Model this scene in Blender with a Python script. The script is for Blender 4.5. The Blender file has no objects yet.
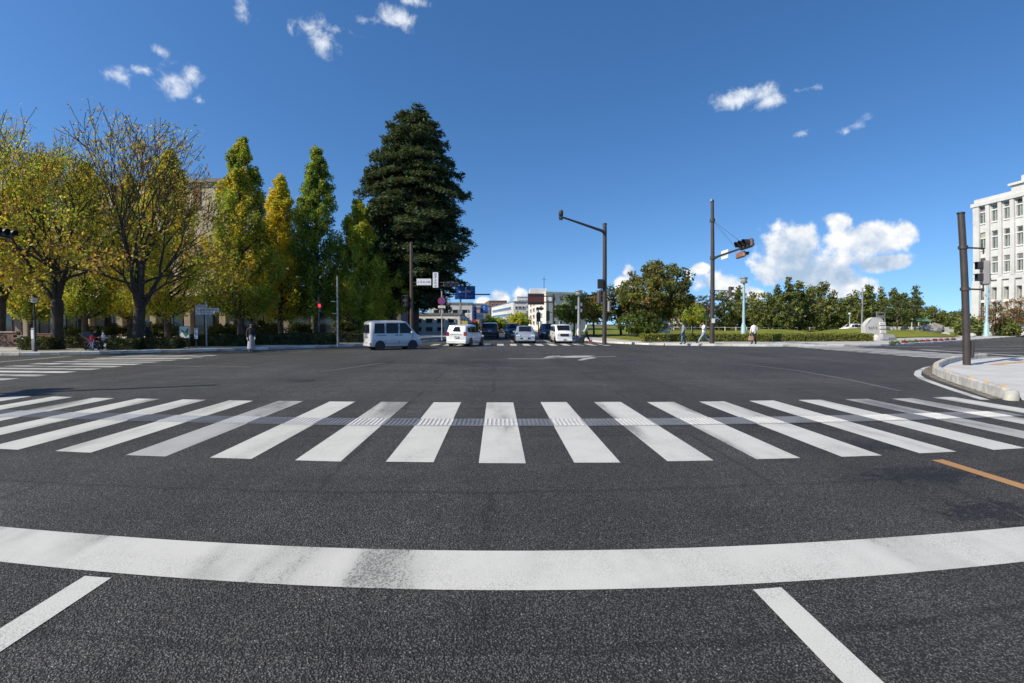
import bpy, bmesh, math, random
import numpy as np
from mathutils import Vector, Matrix

SC = bpy.context.scene
COL = SC.collection
R = math.radians

# ------------------------------------------------------------------ camera (wide phone lens with barrel distortion)
CAM_H, F_PX, K_D = 1.6, 480.0, 4.5e-7
YAW, PITCH = R(1.79), R(2.09)
cam = bpy.data.cameras.new("camera")
cam.type = 'PANO'
cam.panorama_type = 'FISHEYE_LENS_POLYNOMIAL'
cam.fisheye_fov = R(170)
cam.fisheye_polynomial_k0 = 0.0
cam.fisheye_polynomial_k1 = -0.05956978569491073
cam.fisheye_polynomial_k2 = 9.606064432479115e-05
cam.fisheye_polynomial_k3 = 4.3798690052033726e-05
cam.fisheye_polynomial_k4 = -8.958829776389328e-07
cam.sensor_fit = 'HORIZONTAL'
cam.sensor_width = 36.0
cam.sensor_height = 36.0 * 683 / 1024
cam.clip_start = 0.05
cam.clip_end = 4000
cam_ob = bpy.data.objects.new("camera", cam)
COL.objects.link(cam_ob)
cam_ob.location = (0, 0, CAM_H)
cam_ob.rotation_euler = (R(90) - PITCH, 0, -YAW)
SC.camera = cam_ob

# ------------------------------------------------------------------ render / view
SC.render.engine = 'CYCLES'
SC.cycles.use_denoising = True
SC.cycles.max_bounces = 6
SC.cycles.transparent_max_bounces = 8
SC.cycles.use_adaptive_sampling = True
SC.cycles.adaptive_threshold = 0.02
SC.view_settings.view_transform = 'Standard'
SC.view_settings.look = 'None'
SC.view_settings.gamma = 1.0
SC.view_settings.exposure = 0.36
SC.view_settings.use_curve_mapping = False

# ------------------------------------------------------------------ measuring helpers
def ray(px, py):
    dx, dy = px - 512.0, 341.5 - py
    s = 1.0 / (1.0 - K_D * (dx * dx + dy * dy))
    x, z, y = dx * s / F_PX, dy * s / F_PX, 1.0
    y, z = y * math.cos(PITCH) + z * math.sin(PITCH), z * math.cos(PITCH) - y * math.sin(PITCH)
    x, y = x * math.cos(YAW) + y * math.sin(YAW), y * math.cos(YAW) - x * math.sin(YAW)
    return Vector((x, y, z))
def G(px, py, z=0.0):
    d = ray(px, py)
    t = (z - CAM_H) / d.z
    return Vector((d.x * t, d.y * t, z))
def P(px, py, Y):
    """point on the line of sight through a picture position at distance Y up the road"""
    d = ray(px, py)
    return Vector((d.x * Y / d.y, Y, CAM_H + d.z * Y / d.y))
def azel(px, py):
    d = ray(px, py).normalized()
    return math.atan2(d.x, d.y), math.asin(d.z)

# ------------------------------------------------------------------ sun and sky
SUN_EL = R(37)
SUN_FROM = Vector((-0.905, -0.425, 0)).normalized()
sun_dir = Vector((SUN_FROM.x * math.cos(SUN_EL), SUN_FROM.y * math.cos(SUN_EL), math.sin(SUN_EL)))
sun = bpy.data.lights.new("sun", 'SUN')
sun.energy = 4.8
sun.angle = R(0.53)
sun.color = (1.0, 0.91, 0.75)
sun_ob = bpy.data.objects.new("sun", sun)
COL.objects.link(sun_ob)
sun_ob.rotation_euler = sun_dir.to_track_quat('Z', 'Y').to_euler()

world = bpy.data.worlds.new("World")
SC.world = world
world.use_nodes = True

class NT:
    """small node-tree helper"""
    def __init__(s, tree):
        s.t = tree
        for n in list(tree.nodes): tree.nodes.remove(n)
    def n(s, kind, **kw):
        nd = s.t.nodes.new(kind)
        for k, v in kw.items():
            if k.startswith('i_'):
                key = k[2:]
                nd.inputs[int(key) if key.isdigit() else key.replace('_', ' ')].default_value = v
            else: setattr(nd, k, v)
        return nd
    def l(s, a, b): s.t.links.new(a, b)
    def put(s, sock, v):
        if hasattr(v, 'is_linked'): s.l(v, sock)
        elif v is not None: sock.default_value = v
    def m(s, op, a, b=None, c=None, clamp=False):
        nd = s.n('ShaderNodeMath', operation=op, use_clamp=clamp)
        for i, v in enumerate((a, b, c)): s.put(nd.inputs[i], v) if v is not None else None
        return nd.outputs[0]
    def v(s, op, a, b=None, out=0):
        nd = s.n('ShaderNodeVectorMath', operation=op)
        s.put(nd.inputs[0], a)
        if b is not None: s.put(nd.inputs[1], b)
        return nd.outputs[out]
    def mix(s, f, a, b):
        nd = s.n('ShaderNodeMix', data_type='RGBA')
        s.put(nd.inputs[0], f); s.put(nd.inputs[6], a); s.put(nd.inputs[7], b)
        return nd.outputs[2]
    def ss(s, x, lo, hi, o0=0.0, o1=1.0):
        nd = s.n('ShaderNodeMapRange', interpolation_type='SMOOTHSTEP')
        s.put(nd.inputs[0], x); nd.inputs[1].default_value = lo; nd.inputs[2].default_value = hi
        nd.inputs[3].default_value = o0; nd.inputs[4].default_value = o1
        return nd.outputs[0]
    def noise(s, vec, scale, detail=3.0, rough=0.5, dist=0.0, out=0):
        nd = s.n('ShaderNodeTexNoise', i_Scale=scale, i_Detail=detail, i_Roughness=rough, i_Distortion=dist)
        if vec is not None: s.l(vec, nd.inputs['Vector'])
        return nd.outputs[out]
    def ramp(s, x, stops, interp='LINEAR'):
        nd = s.n('ShaderNodeValToRGB')
        cr = nd.color_ramp; cr.interpolation = interp
        while len(cr.elements) < len(stops): cr.elements.new(0.5)
        for e, (p, c) in zip(cr.elements, stops):
            e.position = p; e.color = c if len(c) == 4 else (*c, 1)
        s.l(x, nd.inputs[0])
        return nd.outputs[0]

SKY_STR = 0.135
def build_world():
    w = NT(world.node_tree)
    out = w.n('ShaderNodeOutputWorld'); bg = w.n('ShaderNodeBackground', i_Strength=SKY_STR)
    sky = w.n('ShaderNodeTexSky', sky_type='NISHITA', sun_disc=False, sun_elevation=SUN_EL,
              sun_rotation=math.atan2(sun_dir.x, sun_dir.y), altitude=100, air_density=1.0, dust_density=0.35, ozone_density=3.0)
    tc = w.n('ShaderNodeTexCoord'); d = tc.outputs['Generated']
    w.l(w.v('NORMALIZE', w.v('MULTIPLY_ADD', d, (1, 1, 1.15), )), sky.inputs[0])
    sky.inputs[0].links[0].from_node.inputs[0].links[0].from_node.inputs[2].default_value = (0, 0, 0.115)
    hs = w.n('ShaderNodeHueSaturation', i_Hue=0.503, i_Saturation=1.23, i_Value=1.0)
    w.l(sky.outputs[0], hs.inputs['Color'])
    sep = w.n('ShaderNodeSeparateXYZ'); w.l(d, sep.inputs[0])
    az = w.m('ARCTAN2', sep.outputs[0], sep.outputs[1])
    el = w.m('ARCSINE', sep.outputs[2])
    cmb = w.n('ShaderNodeCombineXYZ'); w.l(az, cmb.inputs[0]); w.l(el, cmb.inputs[1])
    q = cmb.outputs[0]
    def field(ells, k):
        acc = None
        for (px, py, rx, ry, *off_) in ells:
            a, e = azel(px, py)
            a1, _ = azel(px + rx, py); _, e1 = azel(px, py - ry)
            c = w.v('SUBTRACT', q, (a, e, 0))
            c = w.v('DIVIDE', c, (abs(a1 - a), abs(e1 - e), 1))
            ln = w.v('LENGTH', c, out=1)
            if off_: ln = w.m('ADD', ln, off_[0])
            acc = ln if acc is None else w.m('SMOOTH_MIN', acc, ln, k)
        return acc
    big = field(CUMULUS, 0.25)
    wis = field(WISPS, 0.15)
    n1 = w.noise(d, 24, 6, 0.54, 0.0)
    n2 = w.noise(d, 9, 3, 0.5)
    nn = w.m('ADD', w.m('MULTIPLY', w.m('SUBTRACT', n1, 0.5), 1.9), w.m('MULTIPLY', w.m('SUBTRACT', n2, 0.5), 0.9))
    dens = w.m('ADD', w.m('SUBTRACT', 1.0, big), nn)
    cov = w.m('MULTIPLY', w.ss(dens, -0.06, 0.42), 0.97)
    n3 = w.noise(d, 25, 7, 0.62, 0.3)
    dw = w.m('ADD', w.m('SUBTRACT', 1.18, wis), w.m('MULTIPLY', w.m('SUBTRACT', n3, 0.5), 4.4))
    covw = w.m('MULTIPLY', w.ss(dw, -0.05, 1.6), 0.93)
    # cloud body: bright tops towards the sun, grey-blue where the cloud is thick and low
    off = w.v('ADD', d, tuple(sun_dir * 0.022))
    ns = w.noise(off, 24, 4, 0.54, 0.0)
    lit = w.m('MULTIPLY', w.m('SUBTRACT', n1, ns), 2.2)
    lo = field([(820, 272, 62, 20), (868, 266, 40, 9), (800, 262, 22, 20)], 0.2)
    grey = w.m('MULTIPLY', w.ss(lo, 1.6, 0.1), 0.72)
    tone = w.m('SUBTRACT', w.m('ADD', 0.74, lit), grey, clamp=True)
    ccol = w.ramp(tone, [(0.0, (2.5, 3.3, 4.3)), (0.45, (3.8, 4.3, 5.0)), (0.8, (5.2, 5.4, 5.6)), (1.0, (6.1, 6.05, 5.95))])
    c = w.mix(cov, hs.outputs[0], ccol)
    c2 = w.mix(covw, hs.outputs[0], (5.4, 5.7, 6.0, 1))
    # cloud shading is only worked out in the bands of sky that hold clouds
    w.l(hs.outputs[0], bg.inputs[0])
    bg1 = w.n('ShaderNodeBackground', i_Strength=SKY_STR); w.l(c, bg1.inputs[0])
    bg2 = w.n('ShaderNodeBackground', i_Strength=SKY_STR); w.l(c2, bg2.inputs[0])
    def band(lo, hi): return w.m('MULTIPLY', w.m('GREATER_THAN', el, lo), w.m('LESS_THAN', el, hi))
    inview = w.m('GREATER_THAN', sep.outputs[1], 0.3)
    m1 = w.n('ShaderNodeMixShader'); w.l(w.m('MULTIPLY', band(-0.02, 0.27), inview), m1.inputs[0]); w.l(bg.outputs[0], m1.inputs[1]); w.l(bg1.outputs[0], m1.inputs[2])
    m2 = w.n('ShaderNodeMixShader'); w.l(w.m('MULTIPLY', band(0.27, 0.70), inview), m2.inputs[0]); w.l(m1.outputs[0], m2.inputs[1]); w.l(bg2.outputs[0], m2.inputs[2])
    w.l(m2.outputs[0], out.inputs[0])

CUMULUS = [(786, 256, 36, 30), (772, 272, 26, 18), (800, 240, 18, 14), (866, 238, 42, 26), (903, 234, 16, 18), (842, 222, 18, 12),
           (886, 262, 34, 9), (826, 276, 30, 16), (722, 284, 30, 12), (700, 268, 10, 7), (740, 294, 30, 10), (628, 271, 11, 8), (624, 284, 12, 14), (688, 275, 5, 7),
           (500, 297, 10, 9), (522, 294, 10, 9), (486, 303, 14, 7), (540, 302, 26, 6), (850, 288, 26, 10)]
WISPS = [(738, 100, 22, 8), (752, 94, 22, 12), (770, 102, 18, 8), (118, 74, 13, 13), (146, 70, 20, 6, .2), (172, 80, 17, 15), (190, 74, 14, 12, .1), (160, 52, 10, 7, .45), (200, 100, 8, 8, .4), (308, 26, 16, 11), (324, 44, 17, 15), (336, 30, 22, 8, .4),
         (398, 18, 17, 13), (372, 20, 18, 6, .45), (240, 8, 11, 15, .15), (412, 1, 16, 7, .2), (862, 122, 16, 16, .5), (800, 133, 12, 6, .5), (687, 120, 8, 6, .45), (815, 87, 22, 6, .55), (796, 90, 8, 6, .55), (846, 132, 10, 8, .55)]
build_world()
world.cycles.sampling_method = 'MANUAL'; world.cycles.sample_map_resolution = 256

# ------------------------------------------------------------------ tagging
def tag(o, label=None, cat=None, group=None, kind=None):
    if label: o['label'] = label
    if cat: o['category'] = cat
    if group: o['group'] = group
    if kind: o['kind'] = kind
    return o
def empty(name, loc=(0, 0, 0), rz=0.0, label=None, cat=None, group=None, scale=1.0):
    o = bpy.data.objects.new(name, None)
    COL.objects.link(o)
    o.location = loc; o.rotation_euler = (0, 0, rz); o.scale = (scale,) * 3
    o.empty_display_size = 0.3
    return tag(o, label, cat, group)
def link(name, me, parent=None, loc=None, rz=None):
    o = bpy.data.objects.new(name, me)
    COL.objects.link(o)
    if parent is not None: o.parent = parent
    if loc is not None: o.location = loc
    if rz is not None: o.rotation_euler = (0, 0, rz)
    return o
def copy_tree(o, parent=None):
    c = o.copy(); COL.objects.link(c); c.parent = parent
    for ch in o.children: copy_tree(ch, c)
    return c

# ------------------------------------------------------------------ mesh builder
class MB:
    def __init__(s): s.v = []; s.f = []; s.mi = []; s.cur = 0
    def add(s, vs, fs):
        b = len(s.v); s.v += [tuple(p) for p in vs]
        for f in fs: s.f.append(tuple(b + i for i in f)); s.mi.append(s.cur)
        return s
    def box(s, c, d, rz=0.0, tilt=None):
        cx, cy, cz = c; hx, hy, hz = d[0] / 2, d[1] / 2, d[2] / 2
        M = Matrix.Rotation(rz, 3, 'Z')
        if tilt is not None: M = M @ tilt
        vs = [Vector(c) + M @ Vector((x * hx, y * hy, z * hz)) for z in (-1, 1) for y in (-1, 1) for x in (-1, 1)]
        return s.add(vs, [(0, 2, 3, 1), (4, 5, 7, 6), (0, 1, 5, 4), (2, 6, 7, 3), (0, 4, 6, 2), (1, 3, 7, 5)])
    def bbox(s, c, d, bev=0.02, rz=0.0):
        """box with chamfered vertical and top edges"""
        hx, hy, hz = d[0] / 2, d[1] / 2, d[2] / 2
        bm = bmesh.new(); bmesh.ops.create_cube(bm, size=1.0)
        for v in bm.verts: v.co = Vector((v.co.x * d[0], v.co.y * d[1], v.co.z * d[2]))
        bmesh.ops.bevel(bm, geom=list(bm.edges), offset=bev, segments=1, affect='EDGES')
        M = Matrix.Translation(Vector(c)) @ Matrix.Rotation(rz, 4, 'Z')
        bm.verts.ensure_lookup_table()
        vs = [M @ v.co for v in bm.verts]; fs = [[v.index for v in f.verts] for f in bm.faces]
        bm.free()
        return s.add(vs, fs)
    def tube(s, p0, p1, r0, r1=None, n=10, caps=True):
        p0, p1 = Vector(p0), Vector(p1); r1 = r0 if r1 is None else r1
        d = (p1 - p0)
        if d.length < 1e-6: return s
        d.normalize()
        a = d.orthogonal().normalized(); b = d.cross(a)
        vs = []
        for p, r in ((p0, r0), (p1, r1)):
            for i in range(n):
                t = 2 * math.pi * i / n
                vs.append(p + (a * math.cos(t) + b * math.sin(t)) * r)
        fs = [(i, (i + 1) % n, n + (i + 1) % n, n + i) for i in range(n)]
        if caps: fs += [tuple(range(n - 1, -1, -1)), tuple(range(n, 2 * n))]
        return s.add(vs, fs)
    def path(s, pts, rs, n=8):
        """swept tube through points with a radius for each"""
        pts = [Vector(p) for p in pts]; vs = []; ref = None
        for i, p in enumerate(pts):
            d = (pts[min(i + 1, len(pts) - 1)] - pts[max(i - 1, 0)]).normalized()
            if ref is None: ref = d.orthogonal().normalized()
            a = (ref - d * ref.dot(d))
            a = a.normalized() if a.length > 1e-4 else d.orthogonal().normalized()
            ref = a; b = d.cross(a)
            for k in range(n):
                t = 2 * math.pi * k / n
                vs.append(p + (a * math.cos(t) + b * math.sin(t)) * rs[i])
        fs = []
        for i in range(len(pts) - 1):
            for k in range(n):
                fs.append((i * n + k, i * n + (k + 1) % n, (i + 1) * n + (k + 1) % n, (i + 1) * n + k))
        fs += [tuple(range(n - 1, -1, -1)), tuple(range((len(pts) - 1) * n, len(pts) * n))]
        return s.add(vs, fs)
    def lathe(s, prof, c=(0, 0, 0), n=14, axis='Z'):
        vs = []
        for (r, z) in prof:
            for i in range(n):
                t = 2 * math.pi * i / n
                p = (r * math.cos(t), r * math.sin(t), z)
                if axis == 'X': p = (z, r * math.cos(t), r * math.sin(t))
                if axis == 'Y': p = (r * math.sin(t), z, r * math.cos(t))
                vs.append((c[0] + p[0], c[1] + p[1], c[2] + p[2]))
        m = len(prof)
        fs = [(j * n + i, j * n + (i + 1) % n, (j + 1) * n + (i + 1) % n, (j + 1) * n + i) for j in range(m - 1) for i in range(n)]
        fs += [tuple(range(n - 1, -1, -1)), tuple(range((m - 1) * n, m * n))]
        return s.add(vs, fs)
    def prism(s, poly, z0, z1):
        n = len(poly)
        vs = [(p[0], p[1], z0) for p in poly] + [(p[0], p[1], z1) for p in poly]
        fs = [tuple(range(n - 1, -1, -1)), tuple(range(n, 2 * n))] + [(i, (i + 1) % n, n + (i + 1) % n, n + i) for i in range(n)]
        return s.add(vs, fs)
    def flat(s, poly, z): return s.add([(p[0], p[1], z) for p in poly], [tuple(range(len(poly)))])
    def mesh(s, name, mats, smooth=False):
        me = bpy.data.meshes.new(name)
        me.from_pydata(s.v, [], s.f)
        for m in (mats if isinstance(mats, (list, tuple)) else [mats]): me.materials.append(m)
        if isinstance(mats, (list, tuple)) and len(mats) > 1: me.polygons.foreach_set('material_index', s.mi)
        bm = bmesh.new(); bm.from_mesh(me); bmesh.ops.recalc_face_normals(bm, faces=bm.faces); bm.to_mesh(me); bm.free()
        if smooth:
            me.polygons.foreach_set('use_smooth', [True] * len(me.polygons))
            try: me.set_sharp_from_angle(angle=R(42))
            except Exception: pass
        me.update()
        return me
    def build_each(s, name, mats, parent=None, smooth=False, loc=None, rz=None):
        """every separate piece becomes an object of its own"""
        par = list(range(len(s.v)))
        def find(i):
            while par[i] != i: par[i] = par[par[i]]; i = par[i]
            return i
        for fc in s.f:
            for i in fc[1:]: par[find(i)] = find(fc[0])
        groups = {}
        for fc in s.f: groups.setdefault(find(fc[0]), []).append(fc)
        out = []
        for fl in groups.values():
            ids = sorted({i for fc in fl for i in fc}); mp = {k: j for j, k in enumerate(ids)}
            q = MB(); q.add([s.v[i] for i in ids], [tuple(mp[i] for i in fc) for fc in fl])
            out.append(q.build(name, mats, parent, smooth, loc, rz))
        return out
    def build(s, name, mats, parent=None, smooth=False, loc=None, rz=None):
        return link(name, s.mesh(name, mats, smooth), parent, loc, rz)

# ------------------------------------------------------------------ materials
MATS = {}
def pbr(name, col, rough=0.6, metal=0.0, var=0.0, vscale=4.0, bump=0.0, bscale=30.0, spec=0.5, coat=0.0, emit=None, estr=0.0, dirt=0.0):
    if name in MATS: return MATS[name]
    m = bpy.data.materials.new(name); m.use_nodes = True
    t = NT(m.node_tree)
    out = t.n('ShaderNodeOutputMaterial'); b = t.n('ShaderNodeBsdfPrincipled')
    t.l(b.outputs[0], out.inputs[0])
    c4 = (*col, 1)
    b.inputs['Base Color'].default_value = c4
    b.inputs['Roughness'].default_value = rough
    b.inputs['Metallic'].default_value = metal
    b.inputs['Specular IOR Level'].default_value = spec
    b.inputs['Coat Weight'].default_value = coat
    tc = t.n('ShaderNodeTexCoord')
    if var > 0:
        nz = t.noise(tc.outputs['Object'], vscale, 5, 0.6)
        c = t.mix(t.ss(nz, 0.3, 0.7), tuple(x * (1 - var) for x in col) + (1,), tuple(min(1, x * (1 + var)) for x in col) + (1,))
        if dirt > 0:
            n2 = t.noise(tc.outputs['Object'], vscale * 0.37, 6, 0.7, 0.6)
            c = t.mix(t.m('MULTIPLY', t.ss(n2, 0.5, 0.75), dirt), c, (0.09, 0.08, 0.065, 1))
        t.l(c, b.inputs['Base Color'])
    if bump > 0:
        bp = t.n('ShaderNodeBump', i_Strength=bump, i_Distance=0.02)
        t.l(t.noise(tc.outputs['Object'], bscale, 4, 0.6), bp.inputs['Height']); t.l(bp.outputs[0], b.inputs['Normal'])
    if emit:
        b.inputs['Emission Color'].default_value = (*emit, 1); b.inputs['Emission Strength'].default_value = estr
    MATS[name] = m
    return m

def asphalt_color(t, pos):
    """colour and height of coarse rolled asphalt"""
    vo = t.n('ShaderNodeTexVoronoi', feature='F1', i_Scale=92.0); t.l(t.v('ADD', pos, t.v('MULTIPLY', t.noise(pos, 40.0, 1, 0.5, out=1), (0.016, 0.016, 0.0))), vo.inputs['Vector'])
    sp = t.n('ShaderNodeSeparateColor'); t.l(vo.outputs['Color'], sp.inputs[0])
    rnd = sp.outputs[0]
    dist = vo.outputs['Distance']
    grain = t.ramp(rnd, [(0.0, (0.068, 0.0647, 0.059)), (0.5, (0.112, 0.1065, 0.0972)), (0.88, (0.160, 0.152, 0.139)), (0.99, (0.22, 0.21, 0.192)), (1.0, (0.44, 0.42, 0.385))])
    gap = t.ss(dist, 0.30, 0.58)
    c = t.mix(t.m('MULTIPLY', gap, 0.92), grain, (0.014, 0.0135, 0.0125, 1))
    big = t.noise(pos, 0.22, 3, 0.62, 0.5)
    mid = t.noise(pos, 2.2, 2, 0.6)
    k = t.m('ADD', t.ss(big, 0.25, 0.75, 0.80, 1.22), t.m('MULTIPLY', t.m('SUBTRACT', mid, 0.5), 0.5))
    return c, k, dist

def asphalt():
    m = bpy.data.materials.new('asphalt'); m.use_nodes = True
    t = NT(m.node_tree)
    out = t.n('ShaderNodeOutputMaterial'); b = t.n('ShaderNodeBsdfPrincipled'); t.l(b.outputs[0], out.inputs[0])
    pos = t.n('ShaderNodeNewGeometry').outputs['Position']
    c, k, dist = asphalt_color(t, pos)
    sep = t.n('ShaderNodeSeparateXYZ'); t.l(pos, sep.inputs[0])
    # paler asphalt inside the junction than up to the zebra crossing
    jw = t.ss(t.m('ADD', sep.outputs[1], t.m('MULTIPLY', t.noise(pos, 0.7, 2), 0.8)), 9.5, 13.0)
    k = t.m('MULTIPLY', k, t.m('ADD', 1.0, t.m('MULTIPLY', jw, 0.22)))
    # long worn wheel paths crossing the junction
    mp = t.n('ShaderNodeMapping', i_Scale=(0.05, 0.9, 1), i_Rotation=(0, 0, R(-4))); t.l(pos, mp.inputs[0])
    k = t.m('MULTIPLY', k, t.ss(t.noise(mp.outputs[0], 1.0, 4, 0.65), 0.3, 0.7, 0.88, 1.12))
    mp2 = t.n('ShaderNodeMapping', i_Scale=(0.55, 0.035, 1)); t.l(pos, mp2.inputs[0])
    k = t.m('MULTIPLY', k, t.ss(t.noise(mp2.outputs[0], 1.0, 3, 0.6), 0.3, 0.7, 0.84, 1.16))
    # square-cut repair patches
    br = t.n('ShaderNodeTexBrick', i_Scale=0.11, i_Mortar_Size=0.004); br.offset = 0.37
    br.inputs['Color1'].default_value = (0.95, 0.95, 0.95, 1); br.inputs['Color2'].default_value = (1.05, 1.05, 1.05, 1); br.inputs['Mortar'].default_value = (0.72, 0.72, 0.72, 1)
    t.l(t.v('ADD', pos, t.v('MULTIPLY', t.noise(pos, 2.0, 3, 0.6, out=1), (0.16, 0.16, 0))), br.inputs['Vector'])
    bs = t.n('ShaderNodeSeparateColor'); t.l(br.outputs['Color'], bs.inputs[0])
    k = t.m('MULTIPLY', k, bs.outputs[0])
    # damp oily stains with their own outline; last blob is a broad dark smear
    def blob(cx, cy, rx, ry, amp, sc):
        dd = t.v('DIVIDE', t.v('SUBTRACT', pos, (cx, cy, 0)), (rx, ry, 1e6))
        ln = t.v('LENGTH', dd, out=1)
        return t.ss(t.m('ADD', t.m('SUBTRACT', 1.0, ln), t.m('MULTIPLY', t.m('SUBTRACT', nz, 0.5), amp)), 0.15, 0.45)
    nz = t.noise(pos, 6.0, 5, 0.7, 0.6)
    def spot(px, py, rx, ry, s):
        g = G(px, py); return t.m('MULTIPLY', blob(g.x, g.y, rx, ry, 4.2, 0), s)
    st = t.m('MAXIMUM', spot(855, 447, .85, .30, .5), spot(925, 474, .9, .32, .58))
    st = t.m('MAXIMUM', st, spot(988, 512, .55, .33, .6))
    st = t.m('MAXIMUM', st, spot(790, 424, .6, .35, .4))
    g3 = G(468, 362); nz = t.noise(pos, 0.9, 3, 0.6)
    st = t.m('MAXIMUM', st, t.m('MULTIPLY', blob(g3.x, g3.y, 2.2, 2.6, 2.0, 0), 0.3))
    k = t.m('MULTIPLY', k, t.m('SUBTRACT', 1.0, st))
    cc = t.v('SCALE', c); nd = cc.node; t.l(k, nd.inputs['Scale'])
    t.l(cc, b.inputs['Base Color'])
    b.inputs['Specular IOR Level'].default_value = 0.35
    t.put(b.inputs['Roughness'], t.m('SUBTRACT', 0.82, t.m('MULTIPLY', st, 0.2)))
    bp = t.n('ShaderNodeBump', i_Strength=1.0, i_Distance=0.010); bp.invert = True
    t.l(dist, bp.inputs['Height']); t.l(bp.outputs[0], b.inputs['Normal'])
    MATS['asphalt'] = m
    return m
asphalt()

def paint(name, col, wear=0.5, streak=0.35, tint=1.0):
    if name in MATS: return MATS[name]
    m = bpy.data.materials.new(name); m.use_nodes = True
    t = NT(m.node_tree)
    out = t.n('ShaderNodeOutputMaterial'); b = t.n('ShaderNodeBsdfPrincipled'); t.l(b.outputs[0], out.inputs[0])
    pos = t.n('ShaderNodeNewGeometry').outputs['Position']
    ac, k, dist = asphalt_color(t, pos)
    mp = t.n('ShaderNodeMapping', i_Scale=(1.0, 0.16, 1)); t.l(pos, mp.inputs[0])
    tyre = t.noise(mp.outputs[0], 1.15, 3, 0.55)                    # tyre tracks run along the road
    tyre = t.ss(tyre, 0.46, 0.70)
    fine = t.noise(pos, 9.0, 5, 0.65)
    grime = t.m('MULTIPLY', t.m('ADD', tyre, t.m('MULTIPLY', t.m('SUBTRACT', fine, 0.5), 0.5)), streak, clamp=True)
    c = t.mix(grime, (*col, 1), tuple(x * 0.32 for x in col) + (1,))
    c = t.mix(t.m('MULTIPLY', t.ss(t.noise(pos, 0.8, 4, 0.6), 0.4, 0.75), 0.16), c, (0.45, 0.44, 0.40, 1))
    sp = t.n('ShaderNodeSeparateColor')
    vo = t.n('ShaderNodeTexVoronoi', feature='F1', i_Scale=92.0); t.l(pos, vo.inputs['Vector']); t.l(vo.outputs['Color'], sp.inputs[0])
    chip = t.m('ADD', t.m('MULTIPLY', tyre, 0.55), t.m('ADD', t.m('MULTIPLY', t.noise(pos, 3.0, 5, 0.7), 0.5), t.m('MULTIPLY', sp.outputs[1], 0.42)))
    worn = t.m('MULTIPLY', t.ss(chip, 0.82, 1.04), wear)
    pit = t.m('MULTIPLY', t.ss(dist, 0.44, 0.68), t.ss(t.noise(pos, 1.7, 4, 0.6), 0.35, 0.75, 0.04, 0.42))
    c = t.mix(pit, c, (0.10, 0.097, 0.09, 1))
    c = t.mix(worn, c, ac)
    t.l(c, b.inputs['Base Color']); b.inputs['Roughness'].default_value = 0.62; b.inputs['Specular IOR Level'].default_value = 0.4
    bp = t.n('ShaderNodeBump', i_Strength=0.28, i_Distance=0.004); bp.invert = True
    t.l(dist, bp.inputs['Height']); t.l(bp.outputs[0], b.inputs['Normal'])
    MATS[name] = m
    return m
WHITE = paint('road_paint_white', (0.57, 0.56, 0.51), 0.6, 0.55)
WORN = paint('road_paint_worn', (0.40, 0.395, 0.372), 0.75, 0.45)
ORANGE = paint('road_paint_orange', (0.42, 0.22, 0.075), 0.9, 0.5)
FADED = paint('road_paint_faded', (0.105, 0.102, 0.096), 1.0, 0.8)
CONC = pbr('pavement_concrete', (0.36, 0.35, 0.33), 0.85, var=0.16, vscale=0.8, bump=0.15, bscale=60, dirt=0.25)
KERB = pbr('kerb_concrete', (0.42, 0.41, 0.36), 0.85, var=0.22, vscale=3.5, bump=0.3, bscale=40, dirt=0.55)
KERB_L = pbr('kerb_pale', (0.56, 0.55, 0.52), 0.8, var=0.12, vscale=2.5, bump=0.2, bscale=40, dirt=0.3)
BRICKPAVE = pbr('brick_paving', (0.26, 0.16, 0.125), 0.85, var=0.25, vscale=5, bump=0.2, bscale=30)

def grass_mat():
    m = bpy.data.materials.new('grass'); m.use_nodes = True
    t = NT(m.node_tree)
    out = t.n('ShaderNodeOutputMaterial'); b = t.n('ShaderNodeBsdfPrincipled'); t.l(b.outputs[0], out.inputs[0])
    pos = t.n('ShaderNodeNewGeometry').outputs['Position']
    n1 = t.noise(pos, 0.35, 5, 0.65); n2 = t.noise(pos, 14, 4, 0.7)
    c = t.ramp(n1, [(0.25, (0.11, 0.135, 0.022)), (0.5, (0.19, 0.205, 0.035)), (0.75, (0.29, 0.25, 0.06))])
    c = t.mix(t.ss(n2, 0.35, 0.7, 0, 0.55), c, (0.05, 0.075, 0.012, 1))
    t.l(c, b.inputs['Base Color']); b.inputs['Roughness'].default_value = 0.9; b.inputs['Specular IOR Level'].default_value = 0.1
    bp = t.n('ShaderNodeBump', i_Strength=0.8, i_Distance=0.06); t.l(n2, bp.inputs['Height']); t.l(bp.outputs[0], b.inputs['Normal'])
    MATS['grass'] = m
grass_mat()
SOIL = pbr('soil', (0.10, 0.075, 0.05), 0.95, var=0.3, vscale=3, bump=0.4, bscale=20)
# ================================================================== THE SETTING
g = MB(); g.flat([(-1500, -300), (1500, -300), (1500, 2500), (-1500, 2500)], -0.06)
tag(g.build('ground', SOIL), 'bare earth and grass ground reaching to the horizon', 'ground', kind='structure')
g = MB(); g.flat([(-160, -60), (200, -60), (200, 420), (-160, 420)], 0.0)
ROAD = tag(g.build('road', MATS['asphalt']), 'dark grey asphalt of the wide street junction', 'road', kind='structure')

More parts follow.
